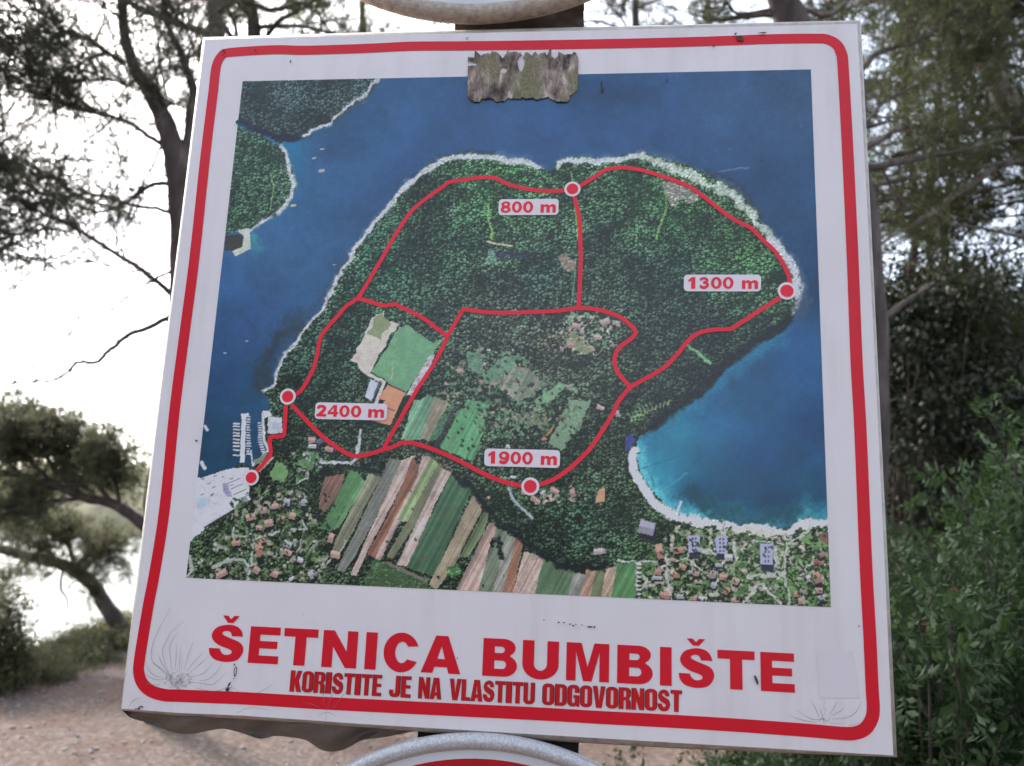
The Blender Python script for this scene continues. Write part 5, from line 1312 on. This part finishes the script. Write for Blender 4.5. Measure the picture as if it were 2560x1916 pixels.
WIDE = {
 'E': [[[(0, 0), (1, 0), (1, .215), (.345, .215), (.345, .41), (.93, .41), (.93, .61), (.345, .61), (.345, .785), (1, .785), (1, 1), (0, 1)]]],
 'T': [[[(.335, 0), (.665, 0), (.665, .775), (1, .775), (1, 1), (0, 1), (0, .775), (.335, .775)]]],
 'N': [[[(0, 0), (.3, 0), (.3, .56), (.68, 0), (1, 0), (1, 1), (.7, 1), (.7, .44), (.32, 1), (0, 1)]]],
 'I': [[[(0, 0), (1, 0), (1, 1), (0, 1)]]],
 'A': [[[(0, 0), (.295, 0), (.345, .165), (.655, .165), (.7, 0), (1, 0), (.655, 1), (.345, 1)], [(.405, .38), (.595, .38), (.5, .72)]]],
 'B': [[np.vstack([[(0, 0)], ell((.62, .285), .38, .285, 14, -90, 62), ell((.6, .765), .345, .235, 14, -55, 90), [(0, 1)]]), rr_(.34, .2, .68, .42, .12, .1, 'bc'), rr_(.34, .62, .63, .79, .1, .08, 'bc')]],
 'U': [[np.vstack([[(0, 1)], ell((.5, .38), .5, .40, 24, 180, 360), [(1, 1), (.68, 1)], ell((.5, .39), .18, .18, 14, 0, -180), [(.32, 1)]])]],
 'M': [[[(0, 0), (.225, 0), (.225, .76), (.40, 0), (.6, 0), (.775, .76), (.775, 0), (1, 0), (1, 1), (.65, 1), (.5, .38), (.35, 1), (0, 1)]]],
 'C': [[np.vstack([ell((.5, .5), .5, .52, 40, 20, 334), ell((.52, .5), .19, .28, 30, 322, 34)])]],
 'S': [[S_POLY]],
 '0': [[ell((.5, .5), .5, .51, 36), ell((.5, .5), .2, .31, 24)]],
 '1': [[[(.36, 0), (.76, 0), (.76, 1), (.44, 1), (.1, .76), (.1, .56), (.36, .68)]]],
 '2': [[stroke_poly([(.14, .66), (.22, .83), (.5, .885), (.78, .74), (.68, .5), (.26, .14)], [.28, .26, .23, .32, .3, .3])], [[(.02, 0), (.98, 0), (.98, .22), (.02, .22)]]],
 '3': [[stroke_poly([(.1, .72), (.26, .86), (.55, .885), (.76, .74), (.6, .56), (.38, .535)], .23)], [stroke_poly([(.38, .53), (.66, .5), (.82, .3), (.55, .115), (.28, .13), (.08, .28)], .24)]],
 '4': [[[(.55, 0), (.87, 0), (.87, .2), (1, .2), (1, .42), (.87, .42), (.87, 1), (.52, 1), (0, .42), (0, .2), (.55, .2)], [(.24, .42), (.55, .42), (.55, .78)]]],
 '8': [[np.vstack([ell((.5, .28), .5, .29, 26, 146, 394), ell((.5, .755), .45, .255, 22, -38, 218)]), ell((.5, .745), .17, .1, 18), ell((.5, .28), .2, .12, 18)]],
 '9': [[ell((.5, .66), .5, .35, 32), ell((.47, .67), .19, .15, 20)], [stroke_poly([(.83, .62), (.82, .36), (.62, .13), (.34, .115), (.06, .2)], .27)]],
 'm': [[[(0, 0), (.22, 0), (.22, .6), (.30, .72), (.39, .62), (.39, 0), (.61, 0), (.61, .6), (.69, .72), (.78, .62), (.78, 0), (1, 0), (1, .75), (.91, .96), (.76, 1), (.62, .92), (.56, .84), (.48, .96), (.36, 1), (.25, .93), (.2, .84), (.2, .98), (0, .98)]]],
 '^': [[[(0, 1), (.32, 1), (.5, .52), (.68, 1), (1, 1), (.66, 0), (.34, 0)]]],
}
COND = {
 'O': [[rr_(0, 0, 1, 1, .42, .2), rr_(.38, .15, .62, .85, .12, .06)]],
 'D': [[rr_(0, 0, 1, 1, .42, .2, 'bc'), rr_(.4, .15, .62, .85, .14, .06, 'bc')]],
 'U': [[np.vstack([[(0, 1)], rr_(0, 0, 1, .9, .42, .2, 'ab')[0:12], [(1, 1), (.62, 1)], ell((.5, .22), .12, .07, 8, 0, -180), [(.38, 1)]])]],
 'I': WIDE['I'],
 'T': [[[(.29, 0), (.71, 0), (.71, .83), (1, .83), (1, 1), (0, 1), (0, .83), (.29, .83)]]],
 'E': [[[(0, 0), (1, 0), (1, .16), (.48, .16), (.48, .43), (.94, .43), (.94, .58), (.48, .58), (.48, .84), (1, .84), (1, 1), (0, 1)]]],
 'L': [[[(0, 0), (1, 0), (1, .17), (.5, .17), (.5, 1), (0, 1)]]],
 'N': [[[(0, 0), (.34, 0), (.34, .5), (.62, 0), (1, 0), (1, 1), (.66, 1), (.66, .52), (.38, 1), (0, 1)]]],
 'A': [[[(0, 0), (.36, 0), (.42, .17), (.6, .17), (.65, 0), (1, 0), (.74, 1), (.26, 1)], [(.43, .32), (.58, .32), (.5, .76)]]],
 'V': [[[(.28, 0), (.72, 0), (1, 1), (.63, 1), (.5, .3), (.37, 1), (0, 1)]]],
 'K': [[[(0, 0), (.4, 0), (.4, .40), (.60, 0), (1, 0), (.74, .53), (.98, 1), (.60, 1), (.4, .62), (.4, 1), (0, 1)]]],
 'R': [[np.vstack([[(0, 0), (.4, 0), (.4, .42), (.55, .42), (.6, .36), (.6, 0), (1, 0), (.98, .36), (.84, .49), (.98, .60)], ell((.6, .82), .4, .18, 7, 0, 90), [(0, 1)]]), rr_(.4, .56, .62, .86, .1, .05, 'bc')]],
 'S': [[S_POLY]],
 'G': [[np.vstack([[(1, .64)], ell((.58, .8), .42, .2, 7, 0, 90), ell((.42, .8), .42, .2, 7, 90, 180), ell((.42, .2), .42, .2, 7, 180, 270), [(.6, .0), (.72, .07), (.8, 0), (1, 0), (1, .53), (.5, .53), (.5, .40), (.62, .40), (.62, .2), (.5, .14), (.38, .2), (.38, .8), (.5, .86), (.62, .8), (.62, .64)]])]],
 'J': [[[(1, 1), (.55, 1), (.55, .2), (.45, .14), (.36, .2), (.36, .34), (0, .34), (0, .18), (.12, .04), (.35, 0), (.65, 0), (.9, .05), (1, .2)]]],
}
def glyph(bag, g, quad, w, font):
    """quad = lower left, lower right, upper right, upper left in board coordinates"""
    q = np.asarray(quad)
    for k_, rings in enumerate(font[g]):
        if isinstance(rings[0], tuple) and rings[0][0] == 'strip':
            ab = []
            for r_ in rings[0][1]:
                s, t = r_[:, :1], r_[:, 1:]
                ab.append((q[0] * (1 - s) + q[1] * s) * (1 - t) + (q[3] * (1 - s) + q[2] * s) * t)
            n_ = len(ab[0]); i_ = np.arange(n_ - 1)
            bag.add(np.vstack([loc(ab[0], w + .00006 * k_), loc(ab[1], w + .00006 * k_)]), Q=np.stack([i_, i_ + n_, i_ + n_ + 1, i_ + 1], 1)[:, ::-1])
            continue
        rs = []
        for r_ in rings:
            r_ = np.asarray(r_, float); s, t = r_[:, :1], r_[:, 1:]
            rs.append((q[0] * (1 - s) + q[1] * s) * (1 - t) + (q[3] * (1 - s) + q[2] * s) * t)
        add_poly(bag, rs, w + .00006 * k_)
def letter(g, quad, w, font, mat, parent, name='letter'):
    bg = Bag(); glyph(bag=bg, g=g, quad=quad, w=w, font=font)
    return bg.build(name, mat, parent)

# title: first and last E give baseline and cap line
bl0, tl0 = zb('J', [(1005, 686), (1040, 398)]); bl1, tl1 = zb('L', [(1421, 676), (1407, 390)])
def row(u, lo0, lo1, hi0, hi1, f):
    lo = lo0[1] + (lo1[1] - lo0[1]) * (u - lo0[0]) / (lo1[0] - lo0[0])
    hi = hi0[1] + (hi1[1] - hi0[1]) * (u - hi0[0]) / (hi1[0] - hi0[0])
    return lo + (hi - lo) * f
TITLE = [('S', 'J', (705, 560), (978, 560)), ('E', 'J', (1022, 545), (1260, 555)), ('T', 'J', (1290, 560), (1560, 570)), ('N', 'J', (1601, 570), (1875, 585)), ('I', 'J', (1939, 590), (2029, 590)), ('C', 'K', (187, 415), (468, 415)), ('A', 'K', (479, 570), (793, 585)),
         ('B', 'K', (971, 450), (1243, 450)), ('U', 'K', (1284, 460), (1570, 470)), ('M', 'K', (1630, 480), (1968, 500)), ('B', 'L', (125, 460), (384, 470)), ('I', 'L', (436, 480), (521, 480)), ('S', 'L', (572, 495), (830, 495)), ('T', 'L', (855, 510), (1126, 510)), ('E', 'L', (1168, 520), (1414, 530))]
for g_, zk, a, b_ in TITLE:
    u0 = zb(zk, [a])[0][0]; u1 = zb(zk, [b_])[0][0]
    ov = .012 if g_ in 'SC' else 0
    qd = [(u0, row(u0, bl0, bl1, tl0, tl1, -ov)), (u1, row(u1, bl0, bl1, tl0, tl1, -ov)), (u1, row(u1, bl0, bl1, tl0, tl1, 1 + ov)), (u0, row(u0, bl0, bl1, tl0, tl1, 1 + ov))]
    o = letter(g_, qd, .0005, WIDE, M['red'], sign)
    if g_ == 'S':
        cz = zb('J', [(847, 371), (908, 373), (948, 318), (815, 313)]) if zk == 'J' else zb('L', [(675, 331), (733, 336), (766, 287), (630, 279)])
        x0 = cz[3][0]; x1 = cz[2][0]; y0 = cz[:2, 1].mean(); y1 = cz[2:, 1].mean()
        letter('^', [(x0, y0), (x1, y0), (x1, y1), (x0, y1)], .0005, WIDE, M['red'], o, 'caron')
# second line, condensed, with a thin dark edge
kb0, kt0 = zb('J', [(1350, 912), (1358, 748)]); kb1, kt1 = zb('L', [(580, 815), (590, 660)])
WID = dict(K=1.05, O=1, R=1, I=.48, S=1, T=.92, E=.8, J=.9, N=1.05, A=1.05, V=1.05, L=.76, U=1, D=1, G=1)
for word, x0, x1, yv in (('KORISTITE', 727, 953.5, 1708), ('JE', 975.5, 1026.5, 1716), ('NA', 1048, 1103, 1720), ('VLASTITU', 1125, 1336, 1730), ('ODGOVORNOST', 1357, 1703.5, 1748)):
    u0 = buv(x0, yv)[0]; u1 = buv(x1, yv)[0]
    gap = .17
    tot = sum(WID[c_] for c_ in word) + gap * (len(word) - 1)
    u = u0; kk = (u1 - u0) / tot
    for c_ in word:
        a, e = u, u + WID[c_] * kk
        R0 = lambda u_, f_: row(u_, kb0, kb1, kt0, kt1, f_)
        qd = [(a, R0(a, 0)), (e, R0(e, 0)), (e, R0(e, 1)), (a, R0(a, 1))]
        e_ = .0009
        q2 = [(a - e_, R0(a, -.013)), (e + e_, R0(e, -.013)), (e + e_, R0(e, 1.013)), (a - e_, R0(a, 1.013))]
        o = letter(c_, qd, .0009, COND, M['darkred'], sign)
        letter(c_, q2, .0006, COND, M['maroon'], o, 'letter_edge')
        u = e + gap * kk
# distance labels
for zk, tl_, tr2, br_, bl_, num, nx0, nx1, mx0, mx1 in (
    ('B', (820, 1325), (1316, 1321), (1311, 1455), (815, 1457), '800', 838, 1107, 1168, 1294),
    ('F', (693, 292), (1333, 292), (1330, 432), (692, 430), '1300', 722, 1106, 1175, 1308),
    ('D', (1028, 1347), (1622, 1360), (1615, 1498), (1018, 1485), '2400', 1040, 1410, 1468, 1598),
    ('H', (703, 404), (1327, 419), (1323, 566), (697, 549), '1900', 727, 1104, 1170, 1303)):
    q = zb(zk, [bl_, br_, tr2, tl_])
    rb_ = rr_(0, 0, 1, 1, .055, .22)
    s, t = rb_[:, :1], rb_[:, 1:]
    pl = Bag(); add_poly(pl, [(q[0] * (1 - s) + q[1] * s) * (1 - t) + (q[3] * (1 - s) + q[2] * s) * t], .0016)
    plate = pl.build('distance_label', M['plate'], sign)
    W0 = tr2[0] - tl_[0]
    def sub(xa, xb, ya, yb):
        a, b2 = (xa - tl_[0]) / W0, (xb - tl_[0]) / W0
        f = lambda s1, t1: (q[0] * (1 - s1) + q[1] * s1) * (1 - t1) + (q[3] * (1 - s1) + q[2] * s1) * t1
        return [f(a, ya), f(b2, ya), f(b2, yb), f(a, yb)]
    cw = (nx1 - nx0 + 10) / len(num)
    for k_, d_ in enumerate(num):
        letter(d_, sub(nx0 + k_ * cw, nx0 + k_ * cw + cw - 10, .15, .85), .0019, WIDE, M['trail'], plate, 'digit')
    letter('m', sub(mx0, mx1, .15, .67), .0019, WIDE, M['trail'], plate)

# ---- blank paper sticker
sb = Bag(); add_poly(sb, [zb('L', [(1602, 712), (1886, 714), (1840, 372), (1570, 365)])], .0004)
sb.build('sticker', M['sticker'], sign)

# ---- cracks in the film and dirt marks
cb = Bag()
def crack(k_, pts, wd_=1.1, w=.0022):
    add_ribbon(cb, zb(k_, pts), [wd_ / 1800 * .5, wd_ / 1800, wd_ / 1800 * .35], w, 5)
for pts in ([(700, 1000), (610, 930), (510, 850), (490, 740), (520, 600), (580, 460), (650, 330), (720, 200)], [(700, 980), (650, 830), (625, 710), (680, 590), (740, 480), (890, 352)], [(740, 950), (722, 800), (716, 680), (750, 580), (815, 495)], [(780, 950), (792, 800), (795, 650)], [(830, 950), (835, 850), (850, 665)], [(860, 945), (870, 760)], [(890, 940), (950, 740), (1005, 600)], [(920, 970), (1010, 850), (1130, 720)], [(940, 1000), (1080, 880), (1190, 780)], [(980, 1030), (1120, 990), (1250, 860)], [(1070, 1082), (1180, 1060), (1280, 980), (1350, 870)], [(980, 1100), (1100, 1108), (1210, 1128), (1300, 1080), (1420, 960)], [(650, 1060), (560, 1068), (460, 1030), (395, 970)], [(640, 1040), (540, 1020), (460, 950), (425, 840)], [(600, 1130), (500, 1128), (410, 1105)], [(1030, 1165), (1180, 1200), (1300, 1200), (1440, 1158), (1560, 1205)], [(1085, 1110), (1090, 1200)], [(210, 1420), (260, 1330), (370, 1282)], [(700, 990), (610, 850), (580, 760)], [(690, 1020), (560, 900), (500, 860)], [(820, 1190), (835, 1050), (845, 960)]):
    crack('S', pts)
random.seed(3)
for q in range(90):
    a = random.uniform(0, 6.283); r_ = random.random() ** .6
    x_, y_ = 820 + math.cos(a) * 170 * r_, 1075 + math.sin(a) * 105 * r_
    if y_ > 1185: continue
    a2 = random.uniform(0, 6.283)
    crack('S', [(x_, y_), (x_ + 22 * math.cos(a2), y_ + 22 * math.sin(a2)), (x_ + 40 * math.cos(a2 + .8), y_ + 30 * math.sin(a2 + .8))], .9, .0022 + q * .000008)
for pts in ([(1640, 860), (1560, 870), (1510, 850), (1425, 800)], [(1570, 890), (1480, 875), (1375, 842)], [(1590, 850), (1565, 790), (1535, 735)], [(1625, 800), (1628, 720)], [(1670, 830), (1700, 780), (1722, 735)], [(1680, 840), (1740, 810), (1775, 780)], [(1680, 866), (1790, 855), (1860, 810), (1900, 735)], [(1675, 895), (1780, 900)], [(1800, 915), (1910, 885)], [(1600, 790), (1615, 850), (1630, 900)], [(1640, 785), (1625, 840)], [(1590, 880), (1610, 860), (1650, 880), (1675, 850)]):
    crack('L', pts)
for pts in ([(1610, 1010), (1615, 960), (1605, 900)], [(1640, 1060), (1670, 960), (1700, 890)], [(1590, 1040), (1520, 1010), (1440, 990)], [(1680, 1060), (1760, 950), (1810, 890)], [(1635, 1080), (1630, 1155)], [(1570, 1100), (1640, 1075), (1710, 1100)], [(1070, 930), (1140, 900), (1210, 855)], [(930, 1080), (1030, 1040), (1190, 1055)]):
    crack('J', pts, .9)
tag(cb.build('film_cracks', M['crack'], sign), 'fine dark cracks in the white film', kind='stuff')
db = Bag()
def speck(k_, x_, y_, a_, b2, w=.0012, rot=0):
    c_ = zb(k_, [(x_, y_)])[0]; e = ell((0, 0), a_ / ZO[k_][2] / 1800, b2 / ZO[k_][2] / 1800, 9)
    e = e * (1 + .35 * np.array([random.uniform(-1, 1) for _ in range(9)])[:, None])
    cs, sn = math.cos(rot), math.sin(rot)
    add_poly(db, [e @ np.array([[cs, sn], [-sn, cs]]) + c_], w)
for q, (k_, x_, y_, a_, b2, ro) in enumerate((('S', 1500, 885, 9, 14, .2), ('S', 1440, 1120, 12, 30, -.4), ('S', 1415, 1180, 22, 22, 0), ('S', 1495, 1052, 8, 8, 0), ('S', 340, 1415, 22, 14, .5), ('S', 370, 1395, 26, 9, -.2), ('S', 305, 1420, 12, 9, 0), ('K', 1570, 177, 9, 6, 0), ('K', 1612, 179, 7, 5, 0), ('K', 1660, 190, 9, 4, 0), ('K', 1686, 202, 12, 5, 0), ('K', 1705, 194, 6, 4, 0), ('K', 1820, 212, 24, 6, 0), ('K', 1852, 213, 6, 8, 0), ('K', 1455, 160, 6, 4, 0), ('K', 1755, 198, 5, 4, 0), ('L', 1880, 190, 5, 7, 0), ('C', 14, 230, 7, 18, 0), ('C', 18, 285, 13, 26, -.3), ('C', 555, 212, 6, 12, 0), ('C', 1340, 870, 6, 9, 0), ('N', 1851, 100, 9, 7, 0), ('N', 1842, 96, 5, 3, .4), ('N', 1905, 86, 11, 2.4, 0), ('N', 1838, 88, 4, 2.5, .8), ('N', 1783, 119, 4, 3, 0), ('N', 728, 157, 2, 5, 0), ('N', 494, 1103, 3, 3, 0), ('N', 595, 308, 4, 6, 0), ('L', 1135, 585, 9, 36, .35), ('K', 772, 460, 4, 6, 0), ('J', 1455, 303, 3, 4, 0), ('N', 560, 130, 4, 3, .5), ('N', 640, 130, 5, 3, .5))):
    speck(k_, x_, y_, a_, b2, .0024 + q * .00001, ro)
add_ribbon(db, zb('S', [(1505, 1030), (1500, 960), (1515, 915), (1530, 925), (1525, 990), (1508, 1030)]), 2.2 / 1800, .0029, 5)
tag(db.build('dirt_marks', M['rust'], sign), kind='stuff')
# bullet-like dimple ring near the top edge, a screw head
wb = Bag(); c_ = buv(1168, 97)
add_poly(wb, [ell(c_, .0022, .0022, 16), ell(c_, .0015, .0015, 16)], .0006); wb.build('screw_mark', M['crack'], sign)

# ---- remains of a torn sticker, grey-green like bark
nx_, ny_ = 150, 76
q = zb('B', [(562, 528), (1470, 528), (1478, 92), (566, 92)])
s_, t_ = np.meshgrid(np.linspace(0, 1, nx_), np.linspace(0, 1, ny_))
PU = ((q[0] * (1 - s_[..., None]) + q[1] * s_[..., None]) * (1 - t_[..., None]) + (q[3] * (1 - s_[..., None]) + q[2] * s_[..., None]) * t_[..., None])
topc = .93 + .06 * np.sign(np.sin(s_ * 40)) * 0 + .10 * (vn(s_ * 16, s_ * 0, 41) - .5) + .10 * (vn(s_ * 50, s_ * 0, 42) - .5)
topc = np.where(s_ < .06, .86, topc); topc = np.where((s_ > .765) & (s_ < .815), .88 - 2.2 * (.025 - np.abs(s_ - .79)), topc)
botc = .05 + .11 * (vn(s_ * 9 + .3, s_ * 0, 43) - .45) + .06 * (vn(s_ * 30, s_ * 0, 44) - .5)
botc = np.where(s_ > .93, .12 + (s_ - .93) * 1.6, botc)
keep = (t_ < topc) & (t_ > np.maximum(botc, 0)) & ~((s_ < .075) & (t_ > .70) & (t_ < .77)) & ~(np.hypot((s_ - .325) / .03, (t_ - .62) / .06) < 1) & ~(np.hypot((s_ - .485) / .028, (t_ - .76) / .13) < .9 + .4 * vn(t_ * 20, s_ * 0, 4))
rid = vn(s_ * 13 + .6 * vn(s_ * 3, t_ * 3, 6), t_ * 2.2, 45)
hgt = .0008 + .0016 * rid + .0012 * fbm(s_ * 24, t_ * 9, 46) + .0006 * vn(s_ * 70, t_ * 30, 47)
ksum = keep.astype(float)
Vb = loc(PU.reshape(-1, 2), (hgt * np.where(keep, 1, .1)).ravel())
Fq = gridq(nx_, ny_); kf = keep.ravel()[Fq].sum(1) >= 3
bk = mesh_np('torn_sticker', Vb, Fq[kf], None, sign, True)
bk['label'] = 'torn grey-brown sticker remains with mossy streaks'
tm, n, l, p = nt('torn_sticker')
tc = n.new('ShaderNodeTexCoord')
mp = n.new('ShaderNodeMapping'); mp.inputs['Scale'].default_value = (1, 1, .38); l.new(tc.outputs['Object'], mp.inputs['Vector'])
t1 = noise(n, l, mp.outputs['Vector'], 85, 6, .65); t2 = noise(n, l, mp.outputs['Vector'], 32, 3, .5); t3 = noise(n, l, tc.outputs['Object'], 420, 3, .6)
r1 = ramp(n, [(.34, (.035, .035, .042)), (.42, (.11, .085, .07)), (.52, (.27, .215, .175)), (.60, (.42, .36, .30)), (.66, (.62, .56, .49))])
r2 = ramp(n, [(.3, (.14, .13, .07)), (.7, (.27, .25, .15))])
l.new(t1.outputs['Fac'], r1.inputs['Fac']); l.new(t3.outputs['Fac'], r2.inputs['Fac'])
mr = n.new('ShaderNodeMapRange'); mr.inputs['From Min'].default_value = .50; mr.inputs['From Max'].default_value = .58; l.new(t2.outputs['Fac'], mr.inputs['Value'])
mx = n.new('ShaderNodeMixRGB'); l.new(mr.outputs[0], mx.inputs['Fac']); l.new(r1.outputs[0], mx.inputs['Color1']); l.new(r2.outputs[0], mx.inputs['Color2'])
l.new(mx.outputs[0], p.inputs['Base Color']); p.inputs['Roughness'].default_value = .9
b = n.new('ShaderNodeBump'); b.inputs['Strength'].default_value = .6; b.inputs['Distance'].default_value = .002
l.new(t1.outputs['Fac'], b.inputs['Height']); l.new(b.outputs['Normal'], p.inputs['Normal'])
bk.data.materials.append(tm)

# ================================================================== ROUND SIGNS AND POST
def fit_circle(pts, back):
    L_ = np.array([ray_back(x, y, back) for x, y in pts])
    A = np.stack([L_[:, 0], L_[:, 2], np.ones(len(L_))], 1)
    c_, *_ = np.linalg.lstsq(A, -(L_[:, 0] ** 2 + L_[:, 2] ** 2), rcond=None)
    cx0, cz0 = -c_[0] / 2, -c_[1] / 2
    return cx0, cz0, math.sqrt(cx0 ** 2 + cz0 ** 2 - c_[2])
def round_sign(label, cx0, cz0, R0, back, rim_r, rim_mat, bands, parentm):
    """pressed disc with a rolled rim; bands = outer radius fraction and material of each ring"""
    mt = SM @ Matrix.Translation((cx0, back, cz0 - R0))
    root = empty('round_sign', None, mt); tag(root, label, 'sign')
    a = np.linspace(0, 2 * np.pi, 160, endpoint=False); na = len(a)
    ca_, sa = np.cos(a), np.sin(a)
    prof = []
    for th in np.linspace(-.5 * np.pi, 1.15 * np.pi, 14):        # rolled tube
        prof.append((R0 - rim_r + rim_r * math.cos(th), -rim_r * math.sin(th)))
    V = np.concatenate([np.stack([r_ * ca_, np.full(na, y_), r_ * sa + R0], 1) for r_, y_ in prof])
    i = np.arange(na); j = (i + 1) % na
    Q = np.concatenate([np.stack([k_ * na + i, k_ * na + j, (k_ + 1) * na + j, (k_ + 1) * na + i], 1) for k_ in range(len(prof) - 1)])
    mesh_np('rim', V, Q, M[rim_mat], root, True)
    r_prev = R0 - rim_r * 1.0
    for q_, (fr, mm, nm) in enumerate(bands):
        r_in = fr * R0
        y_ = -rim_r * .25
        if r_in > 0:
            V = np.concatenate([np.stack([r_prev * ca_, np.full(na, y_), r_prev * sa + R0], 1), np.stack([r_in * ca_, np.full(na, y_), r_in * sa + R0], 1)])
            mesh_np(nm, V, np.stack([i, j, j + na, i + na], 1), M[mm], root)
        else:
            V = np.vstack([np.stack([r_prev * ca_, np.full(na, y_), r_prev * sa + R0], 1), [(0, y_, R0)]])
            mesh_np(nm, V, np.stack([i, j, np.full(na, na)], 1), M[mm], root)
        r_prev = r_in
    V = np.vstack([np.stack([(R0 - rim_r) * ca_, np.full(na, rim_r * .6), (R0 - rim_r) * sa + R0], 1), [(0, rim_r * .6, R0)]])
    mesh_np('back_disc', V, np.stack([j, i, np.full(na, na)], 1), M['flap'], root)
    return root
up_pts = zp('T', [(150, 30), (300, 90), (500, 145), (700, 180), (900, 200), (1100, 205), (1300, 195), (1500, 170), (1700, 130), (1900, 80), (2060, 20)])
uc = fit_circle(up_pts, .0)
lo_pts = zp('K', [(0, 1240), (120, 1190), (300, 1125), (480, 1085), (700, 1058), (950, 1052), (1150, 1060), (1400, 1100), (1600, 1165), (1800, 1250), (1900, 1305)])
lc = fit_circle(lo_pts, .0)
print('round signs', uc, lc)
round_sign('round white sign with dusty brown rolled rim above the map board', uc[0], uc[1], uc[2], .0, .012, 'rim', [(.88, 'signwhite', 'white_band'), (.70, 'signred', 'red_ring'), (0, 'signwhite', 'face')], SM)
round_sign('round sign with silver rolled rim and red ring below the map board', lc[0], lc[1], lc[2], .0, .0085, 'silver', [(.915, 'signwhite', 'white_band'), (.66, 'signred', 'red_ring'), (0, 'signwhite', 'face')], SM)

# post behind the signs with channel rails and clamps
pz = SM @ Vector((ray_back(1262, 70, .085)[0], .085, 0))
post = empty('sign_post', (pz.x, pz.y, float(gz(pz.x, pz.y)) - .02))
tag(post, 'steel pole with clamp rails holding the map board and round signs', 'post')
b_ = Bag(); H_ = 3.4
b_.add(*tube([(0, 0, -.3), (0, 0, 1.2), (0, 0, 2.2), (0, 0, H_)], .030, 20)); b_.build('pole', M['steel'], post, True)
pinv = post.matrix_basis.inverted() @ SM
pl_x = ray_back(1262, 70, .085)[0]
def rail(name, x0, x1, z, h, y0, y1, mat):
    """C-shaped channel rail lying across the pole, in sign axes"""
    t = .003
    prof = [(y0, z - h / 2), (y1, z - h / 2), (y1, z - h / 2 + t), (y0 + t, z - h / 2 + t), (y0 + t, z + h / 2 - t), (y1, z + h / 2 - t), (y1, z + h / 2), (y0, z + h / 2)]
    V = np.array([(x0, y_, z_) for y_, z_ in prof] + [(x1, y_, z_) for y_, z_ in prof])
    V = np.array([tuple(pinv @ Vector(v)) for v in V])
    i = np.arange(8); j = (i + 1) % 8
    mesh_np(name, V, [np.stack([i, j, j + 8, i + 8], 1), np.array([[0, 1, 2, 3], [0, 3, 4, 7], [4, 5, 6, 7], [11, 10, 9, 8], [15, 12, 11, 8], [15, 14, 13, 12]])], M[mat], post)
a0 = ray_back(1140, 66, .03); a1 = ray_back(1393, 62, .03)
rail('clamp_rail', a0[0], a1[0], a0[2] + .012, .045, .022, .056, 'steel')
a0 = ray_back(1393, 40, .03); a1 = ray_back(1460, 20, .03)
rail('clamp_rail', a0[0] - .004, a1[0], a0[2] + .012, .03, .020, .055, 'steel')
a0 = ray_back(1046, 1842, .03); a1 = ray_back(1447, 1866, .03)
rail('clamp_rail', a0[0], a1[0], a0[2] - .006, .06, .026, .056, 'black')
rail('clamp_rail', a0[0] + .02, a1[0] - .03, .66, .04, .028, .056, 'steel')
rail('clamp_rail', a0[0] + .02, a1[0] - .03, .14, .04, .028, .056, 'steel')
for zc in (a0[2] - .018, .66, .14):
    cbg = Bag()
    q_ = np.radians(np.linspace(-20, 200, 12))
    pts = [tuple(pinv @ Vector((pl_x + .034 * math.cos(t), .086 + .034 * math.sin(t), zc))) for t in q_]
    cbg.add(*tube(pts, .006, 6)); cbg.build('pipe_clamp', M['steel'], post, True)
